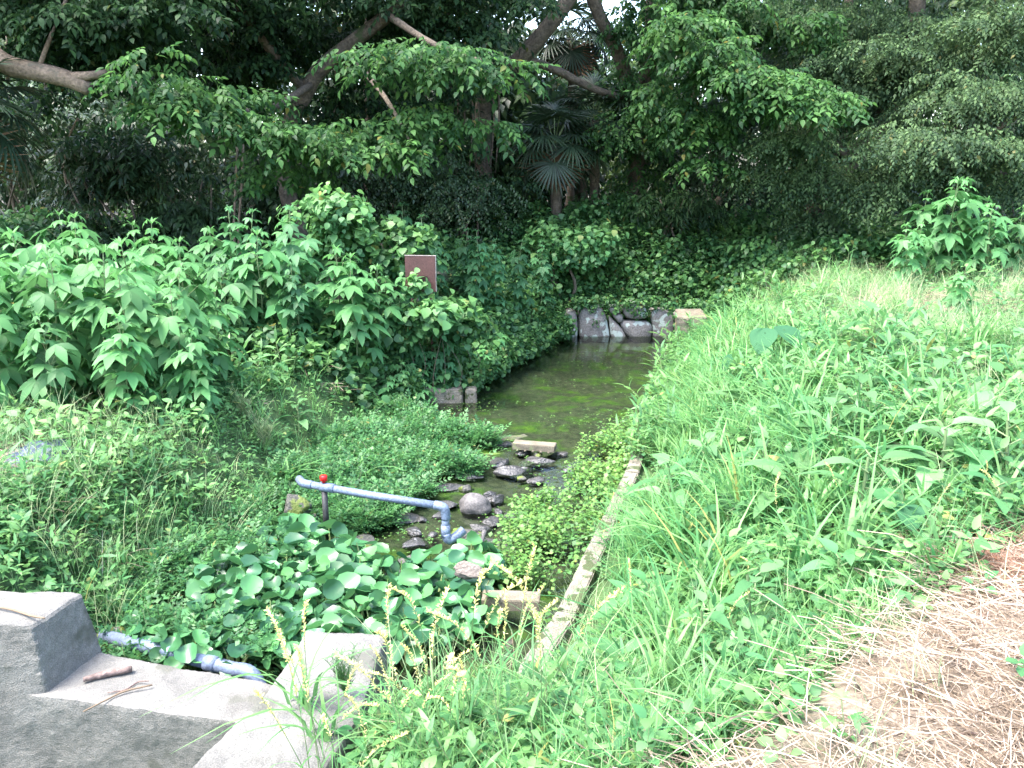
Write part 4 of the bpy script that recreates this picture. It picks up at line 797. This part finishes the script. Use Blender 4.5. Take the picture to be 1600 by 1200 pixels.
def g0(x,y): return float(H(x,y))-.1
def pd(u,v,y,r,n): return (at(u,v,y=y),r,n)
A=lambda u,v,y:at(u,v,y=y)
# T1: off frame left, thick pale limb reaching in
tree('spreading_tree','tree at the left edge with a thick pale limb reaching in',(-9.5,11.5,g0(-9.5,11.5)),
 [([(-9.5,11.5,-.2),(-9.3,11.5,1.8),(-9.0,11.5,3.6),(-8.6,11.8,6)],.3,.18),([(-9.2,11.5,2.6),A(-60,85,11),A(20,105,11),A(100,122,11),A(140,140,11)],.16,.085),([A(110,122,11),A(150,117,11),A(175,110,11.2)],.07,.03),([A(60,108,11),A(90,30,11.2),A(140,-80,11.5)],.03,.015)],
 [pd(60,20,12,(1.6,1,.5),420),pd(200,40,12,(1.3,1,.5),360),pd(-60,-60,12,(1.8,1.5,.9),400),pd(150,-110,12.5,(2,1.5,.8),500),pd(320,-60,12.5,(1.8,1.4,.8),500),pd(30,-250,12,(2.5,2,1),600),pd(260,-280,13,(2.6,2,1),600),pd(110,60,12.4,(1,.8,.35),160),pd(40,170,12.6,(.8,.6,.4),90)],TW1,[M_f1],M_bark2)
# T2: leaning tree with long bright sprays
def chain(pts,y0,y1,r,n):
    out=[]; P=np.array(pts,float); m=max(4,int(len(pts)*3)); 
    for k in range(m):
        f=k/(m-1); u=np.interp(f,np.linspace(0,1,len(P)),P[:,0]); v=np.interp(f,np.linspace(0,1,len(P)),P[:,1]); out.append(pd(u+J(18),v+J(20),y0+(y1-y0)*f,(r*random.uniform(.8,1.2),r*random.uniform(.5,1.2),r*.32),n/m*random.uniform(.6,1.4)))
    return out
sp1=[(230,100),(270,160),(330,180),(400,200),(470,215),(560,215),(640,238)]; sp1b=[(250,160),(330,130),(430,170)]; sp2=[(570,75),(640,95),(700,75),(780,110)]; sp3=[(600,195),(680,185),(770,195)]
t2=[([(-3.4,14.5,-.1),A(440,250,14.2),A(480,140,14),A(520,90,13.8),A(620,10,13.6),A(700,-90,13.5)],.15,.09),([A(490,130,14),A(420,170,12.5),A(330,170,11),A(260,150,10.5)],.06,.02),([A(540,80,13.8),A(600,150,12),A(640,220,11)],.05,.015),([A(600,20,13.6),A(680,70,12),A(770,100,11.2)],.06,.015),([A(480,145,14),A(400,50,13.5),A(330,-60,13)],.08,.04)]
tree('leaning_tree','leaning broadleaf tree whose bright drooping sprays cross the upper left',(-3.4,14.5,g0(-3.4,14.5)),t2,
 chain(sp1,10.4,11,.34,330)+chain(sp1b,10.6,10.9,.3,130)+chain(sp2,11.2,11.2,.38,230)+chain(sp3,11.3,11.3,.25,120)+[pd(520,210,11.2,(.7,.5,.25),110),pd(440,260,11.5,(.5,.4,.3),60)],TW1,[M_f1b],M_bark)
tree('broadleaf_tree','dark broadleaf tree filling the top left behind the bright sprays',(-2.6,16.2,g0(-2.6,16.2)),
 [([(-2.6,16.2,-.1),(-2.5,16.2,3),(-2.4,16,6),(-2.2,16,9)],.22,.1)],
 [pd(300,60,14.5,(1.6,1.2,.6),420),pd(440,20,14,(1.5,1.2,.6),420),pd(560,60,14.8,(1.3,1,.5),330),pd(700,20,14,(1.4,1.1,.5),330),pd(640,140,15,(1.2,.9,.45),260),pd(380,110,14.5,(1.2,1,.45),260),pd(400,-80,14,(2.2,1.8,.8),600),pd(650,-100,14,(2.2,1.8,.8),600),pd(500,-260,14.5,(2.8,2.2,1),700),pd(420,300,15.5,(1.1,.9,.5),200),pd(560,180,15.3,(1.1,.8,.4),200)],TW1,[M_f1],M_bark)
# T4 vine hung trunk centre and dark limb to top
tree('vine_hung_tree','tree with a vine hung trunk and dark limb rising to the top centre',(-.55,16.5,g0(-.55,16.5)),
 [([(-.55,16.5,-.1),A(755,270,16.4),A(758,150,16),A(800,105,15.5),A(850,50,15.2),A(890,-5,15),A(930,-90,15)],.17,.12),([A(815,90,15.4),A(870,110,15.6),A(930,140,15.8),A(985,155,16.5)],.075,.06)]+
 [([A(u,100,15.8),A(u+4,180,15.8),A(u-2,270,15.9)],.02,.012) for u in (712,722,735,744,768,776)],
 [pd(720,-30,14.8,(1.4,1.2,.5),300),pd(830,-200,15,(1.8,1.5,.6),380),pd(760,-240,15,(2.5,2,1),600),pd(690,230,16,(.9,.7,.4),140),pd(650,290,15.8,(1.1,.8,.5),200),pd(770,300,15.5,(1.2,.8,.5),220)],TW1,[M_f1],M_bark)
# T3 ivy trunk
tree('ivy_clad_tree','tall ivy clad tree with a forked trunk right of centre',(2.35,17,g0(2.35,17)),
 [([(2.5,17,-.1),A(993,330,16.9),A(1000,200,16.8),A(1012,110,16.6),A(1020,20,16.5),A(1025,-150,16.5)],.2,.13),([A(1000,190,16.8),A(985,140,16.5),A(965,80,16.3),A(935,20,16),A(905,-60,16)],.14,.11),([A(1012,100,16.6),A(1060,60,16),A(1085,30,15.5),A(1110,-20,15)],.05,.03)]+[([A(1020,60,16),A(1150,120,14),A(1280,170,12.6)],.04,.01)],
 [pd(1000,120,16.4,(.45,.4,.7),170),pd(995,300,16.6,(.4,.35,.8),150),pd(1005,200,16.5,(.4,.35,.6),120)]+chain([(1060,40),(1130,90),(1200,130),(1270,170)],13.6,12.4,.5,620)+chain([(1040,120),(1090,190),(1100,230)],14,13.6,.4,230)+
 [pd(980,200,15.5,(.6,.5,.4),110),pd(1120,-10,14.5,(1.1,1,.5),280),pd(1180,20,14.2,(1.3,1,.5),330),pd(1100,-180,15,(2.2,1.8,.9),600),pd(960,-220,15.5,(2.2,1.8,.9),500),pd(1010,40,15.8,(.7,.5,.4),130)],TW1,[M_f1b],M_bark)
# T5 leaning trunk right, small leaves
tree('slanting_tree','tree with a slanting trunk and greyish small leaves right of centre',(5.1,15.2,g0(5.1,15.2)),
 [([(4.9,15.2,-.1),A(1270,330,15),A(1310,275,14.8),A(1370,200,14.5),A(1420,100,14.5),A(1440,-80,14.5)],.2,.12),([A(1330,250,14.7),A(1270,210,14),A(1210,230,13.4)],.06,.02)],
 [pd(1240,215,13.4,(.75,.6,.35),420),pd(1280,270,13.3,(.45,.4,.35),240),pd(1270,330,13.4,(.28,.25,.3),110),pd(1190,270,13.5,(.3,.3,.25),90),pd(1350,160,14.2,(.9,.7,.4),420),pd(1290,100,14.6,(1.1,.9,.45),330),pd(1400,40,14.5,(1.3,1,.5),380),pd(1250,20,15,(1.3,1,.5),460),pd(1350,-120,15,(2.2,1.8,.9),900)],TW2,[M_f2],M_bark,s=(.9,1.5))
tree('small_leaved_tree','pale small leaved tree spreading in from the right edge',(9.2,14,g0(9.2,14)),
 [([(9.2,14,-.1),(9.1,13.8,2),(8.8,13.6,4),(8.6,13.5,7)],.2,.12),([A(1660,280,13.6),A(1590,272,13.2),A(1520,268,12.8),A(1450,262,12.6)],.05,.025),([A(1600,170,13.4),A(1500,240,12.8),A(1490,200,12.6)],.045,.02)],
 chain([(1380,215),(1450,200),(1530,205),(1610,230)],12.4,12.4,.5,620)+chain([(1400,280),(1370,300)],12.6,12.5,.3,190)+chain([(1480,150),(1560,140),(1640,150)],12.8,12.8,.6,480)+[pd(1500,60,13.4,(1.2,.9,.45),400),pd(1600,20,13.4,(1.3,1,.5),400),pd(1450,250,12.6,(.6,.5,.25),260),pd(1560,280,12.8,(.6,.5,.2),220),pd(1560,-120,14,(2.2,1.8,.9),900),pd(1440,100,13.6,(.9,.8,.35),360)],TW2,[M_f2],M_bark,s=(.9,1.5))
tree('upright_tree','dark tree in the wood between the ivy trunk and the slanting trunk',(3.7,18,g0(3.7,18)),
 [([(3.75,18,-.1),A(1112,330,17.9),A(1125,250,17.8),A(1150,100,17.6),A(1160,-60,17.6)],.12,.08)],
 [pd(1150,180,17,(1.3,1,.6),330),pd(1100,260,17.3,(1.1,.9,.5),240),pd(1220,130,17,(1.3,1,.6),330),pd(1160,50,17,(1.6,1.2,.7),400),pd(1180,310,17.5,(1.2,.9,.5),240),pd(1150,-100,17,(2.4,2,1),600)],TW1,[M_f3],M_bark)
# dark shrubs under the wood
def shrub(label,u,v,y,r,n,tw,m,x=None,st=1):
    c=at(u,v,y=y); base=(c[0],c[1],g0(c[0],c[1])); ps=[]
    for k in range(7): ps.append(((c[0]+J(.6)*r[0],c[1]+J(.5)*r[1],c[2]+J(.7)*r[2]),(r[0]*.6,r[1]*.6,r[2]*.45),n/7))
    tr=[([base,(base[0]+J(.3),base[1]+J(.2),(base[2]+c[2])/2),(c[0]+J(.6)*r[0],c[1],c[2]+r[2]*.5)],.035*st,.012*st) for _ in range(4)]
    e=tree('shrub',label,base,tr,ps,tw,[m],M_bark,'shrub',s=(.8,1.4),sides=6)
shrub('dark glossy narrow leaved shrub at the left below the pale limb',175,290,12.8,(1.3,.8,.9),620,TW3,M_f3)
shrub('dull brown green shrub between the glossy left shrub and the thin stems',300,320,13.3,(.9,.7,.8),420,TW3,M_f3)
shrub('tall dark bush filling the wood behind the left palm',20,230,16,(2,.9,1.6),620,TW1,M_f3)
shrub('dark bush behind the glossy shrub deep in the wood',230,220,16.5,(1.8,.9,1.3),520,TW1,M_f3)
shrub('dark shrub in the left corner under the palm',60,370,12.2,(.8,.7,.6),260,TW1,M_vine)
shrub('very dark shrub behind the tall left weeds',450,290,15,(1.4,.8,.9),330,TW1,M_f3)
shrub('dark fine leaved shrub left of the palms in the wood',600,290,15,(1.5,.8,.8),620,TW2,M_f3)
shrub('dark shrub above the maroon board at the edge of the wood',730,320,14.6,(.9,.7,.7),300,TW2,M_f3)
shrub('fine leaved bamboo like bush in front of the ivy clad trunk',1050,340,15,(.6,.5,.6),300,TW3,M_f1)
shrub('dark bush right of the ivy clad trunk',1130,300,16,(1.3,.8,.9),420,TW2,M_f3)
shrub('grey green bush at the top of the right bank before the wood',1310,400,13,(.7,.5,.35),320,TW2,M_f2)
shrub('low bush left of the grey green one above the right bank',1240,390,13.6,(.7,.5,.3),240,TW1,M_vine)
shrub('dark undergrowth bush beneath the small leaved right tree',1440,330,15,(1.6,.8,.6),400,TW2,M_f3)
shrub('dark undergrowth bush at the right edge',1580,340,14.5,(1.5,.8,.6),380,TW2,M_f3)
shrub('round leaved bush on the bank above the left end of the stone wall',890,395,13.9,(.7,.5,.35),260,VH,M_cover)
shrub('viny bush with heart shaped leaves peaking left of the maroon board',530,370,10.2,(.5,.4,.42),230,VH,M_cover)
shrub('loose viny bush between the viny peak and the maroon board',620,400,10.4,(.4,.3,.3),130,VH,M_vine)
shrub('viny plant climbing over the lower edge of the maroon board',680,508,9.42,(.24,.14,.12),90,VH,M_cover,st=.15)
shrub('sprig of vine in front of the lower left corner of the maroon board',648,462,9.5,(.08,.05,.06),12,VH,M_cover,st=.1)
shrub('low viny plant in front of the posts of the maroon board',632,520,9.4,(.3,.18,.18),150,VH,M_vine,st=.15)
shrub('viny plant below and right of the maroon board',710,515,9.7,(.36,.2,.18),150,VH,M_vine,st=.15)
# thin stems
for i,(pts,lab) in enumerate([([(365,360),(368,290),(372,215)],'thin bare stem in front of the dull brown green shrub'),([(372,360),(378,280),(380,225)],'slightly leaning bare stem just right of the other thin stem'),([(100,260),(108,215),(122,185)],'thin pale bare stem below the pale limb'),([(1108,360),(1112,330),(1124,308)],'short reddish sapling trunk in the wood left of the slanting trunk')]):
    P=smooth_path([at(u,v,y=13.0 if i<3 else 15.6) for u,v in pts],3); P=np.vstack([[P[0][0],P[0][1],g0(P[0][0],P[0][1])],P]); c=P[0].copy(); V,T=tube(P-c,.018 if i<3 else .05,6,jit=.2); o=obj('sapling_stem',mesh_from('sapling_stem',V,T,M_bark2),loc=c); tag(o,lab,'sapling')
# palms
def fan(seed,dead=False):
    random.seed(seed); tp=TP(); n=26; L=.55
    for k in range(n):
        a=(k-(n-1)/2)*R(9.5); v,t=leaf(L*random.uniform(.85,1.05),.035,((.3,.9),(.6,1),(.85,.6)),.5,.35 if not dead else .8); tp.add(v,t,0,rot(a,J(.08)),None,1,random.random())
    return tp
FAN=[fan(s) for s in (80,81,82)]; FAND=[fan(83,True)]
def palm(label,x,y,h,n,seed,r=.09,sc=1,dead=3):
    random.seed(seed); b=(x,y,g0(x,y)); e=empty('fan_palm',b); tag(e,label,'palm'); V,T=tube(smooth_path([(0,0,0),(.05,0,h*.5),(0,.03,h)],5),r,9,jit=.5); obj('trunk',mesh_from('trunk',V,T,M_bark),e)
    for k in range(n+dead):
        dd=k>=n; f=k/n; yaw=2.4*k; up=R(75)-R(120)*min(f,1)+J(.15); 
        if dd: up=-R(75)
        pl=random.uniform(.4,.65)*sc*(.6 if dd else 1); M=rot(yaw,up); q=M@np.array((0,pl,0))+np.array((0,0,h)); V,T=tube([(0,0,h),q],.008,4,False); m=obj('frond',None,e) if False else None
        tp=TP(); tp.add(V,T,1); ff=random.choice(FAND if dd else FAN); tp.add(ff.V,ff.T,0,rot(yaw,up-.5),q,sc,.5); obj('frond',mesh_from('frond',tp.V,tp.T,[M_palmdead if dd else M_palm,M_stem],tp.M,tp.t),e)
palm('fan palm in the dark middle of the wood with its crown at eye level',.75,15.6,2.25,20,1,sc=1.05)
palm('taller fan palm just behind and right of the middle one',1.5,16.4,2.6,18,2,sc=.95)
palm('tall fan palm high behind the dark limb at top centre',1.2,18.5,4.2,20,3,sc=1.1)
palm('fan palm cut by the left edge with drooping fronds',-6.7,10.9,2.4,20,4,sc=1.1,dead=4)
palm('small young fan palm behind the maroon board',-1.0,11.9,.35,8,5,r=.05,sc=.5,dead=0)
# back rows
random.seed(90)
def back(x,y,h,mat,label,group,dens_=1):
    ps=[]; n=11
    for k in range(n):
        f=k/(n-1); ps.append(((x+J(2.0),y+J(1.5),h*(.18+.8*f)),(1.9*(1.1-.5*f),1.5,.8),70*dens_))
    tree('woodland_tree',label,(x,y,g0(x,y)),[([(x,y,-.1),(x+J(.3),y,h*.5),(x+J(.4),y,h*.95)],.18,.06)],ps,TW4,[mat],M_bark,s=(.7,1.3),group=group,sides=7)
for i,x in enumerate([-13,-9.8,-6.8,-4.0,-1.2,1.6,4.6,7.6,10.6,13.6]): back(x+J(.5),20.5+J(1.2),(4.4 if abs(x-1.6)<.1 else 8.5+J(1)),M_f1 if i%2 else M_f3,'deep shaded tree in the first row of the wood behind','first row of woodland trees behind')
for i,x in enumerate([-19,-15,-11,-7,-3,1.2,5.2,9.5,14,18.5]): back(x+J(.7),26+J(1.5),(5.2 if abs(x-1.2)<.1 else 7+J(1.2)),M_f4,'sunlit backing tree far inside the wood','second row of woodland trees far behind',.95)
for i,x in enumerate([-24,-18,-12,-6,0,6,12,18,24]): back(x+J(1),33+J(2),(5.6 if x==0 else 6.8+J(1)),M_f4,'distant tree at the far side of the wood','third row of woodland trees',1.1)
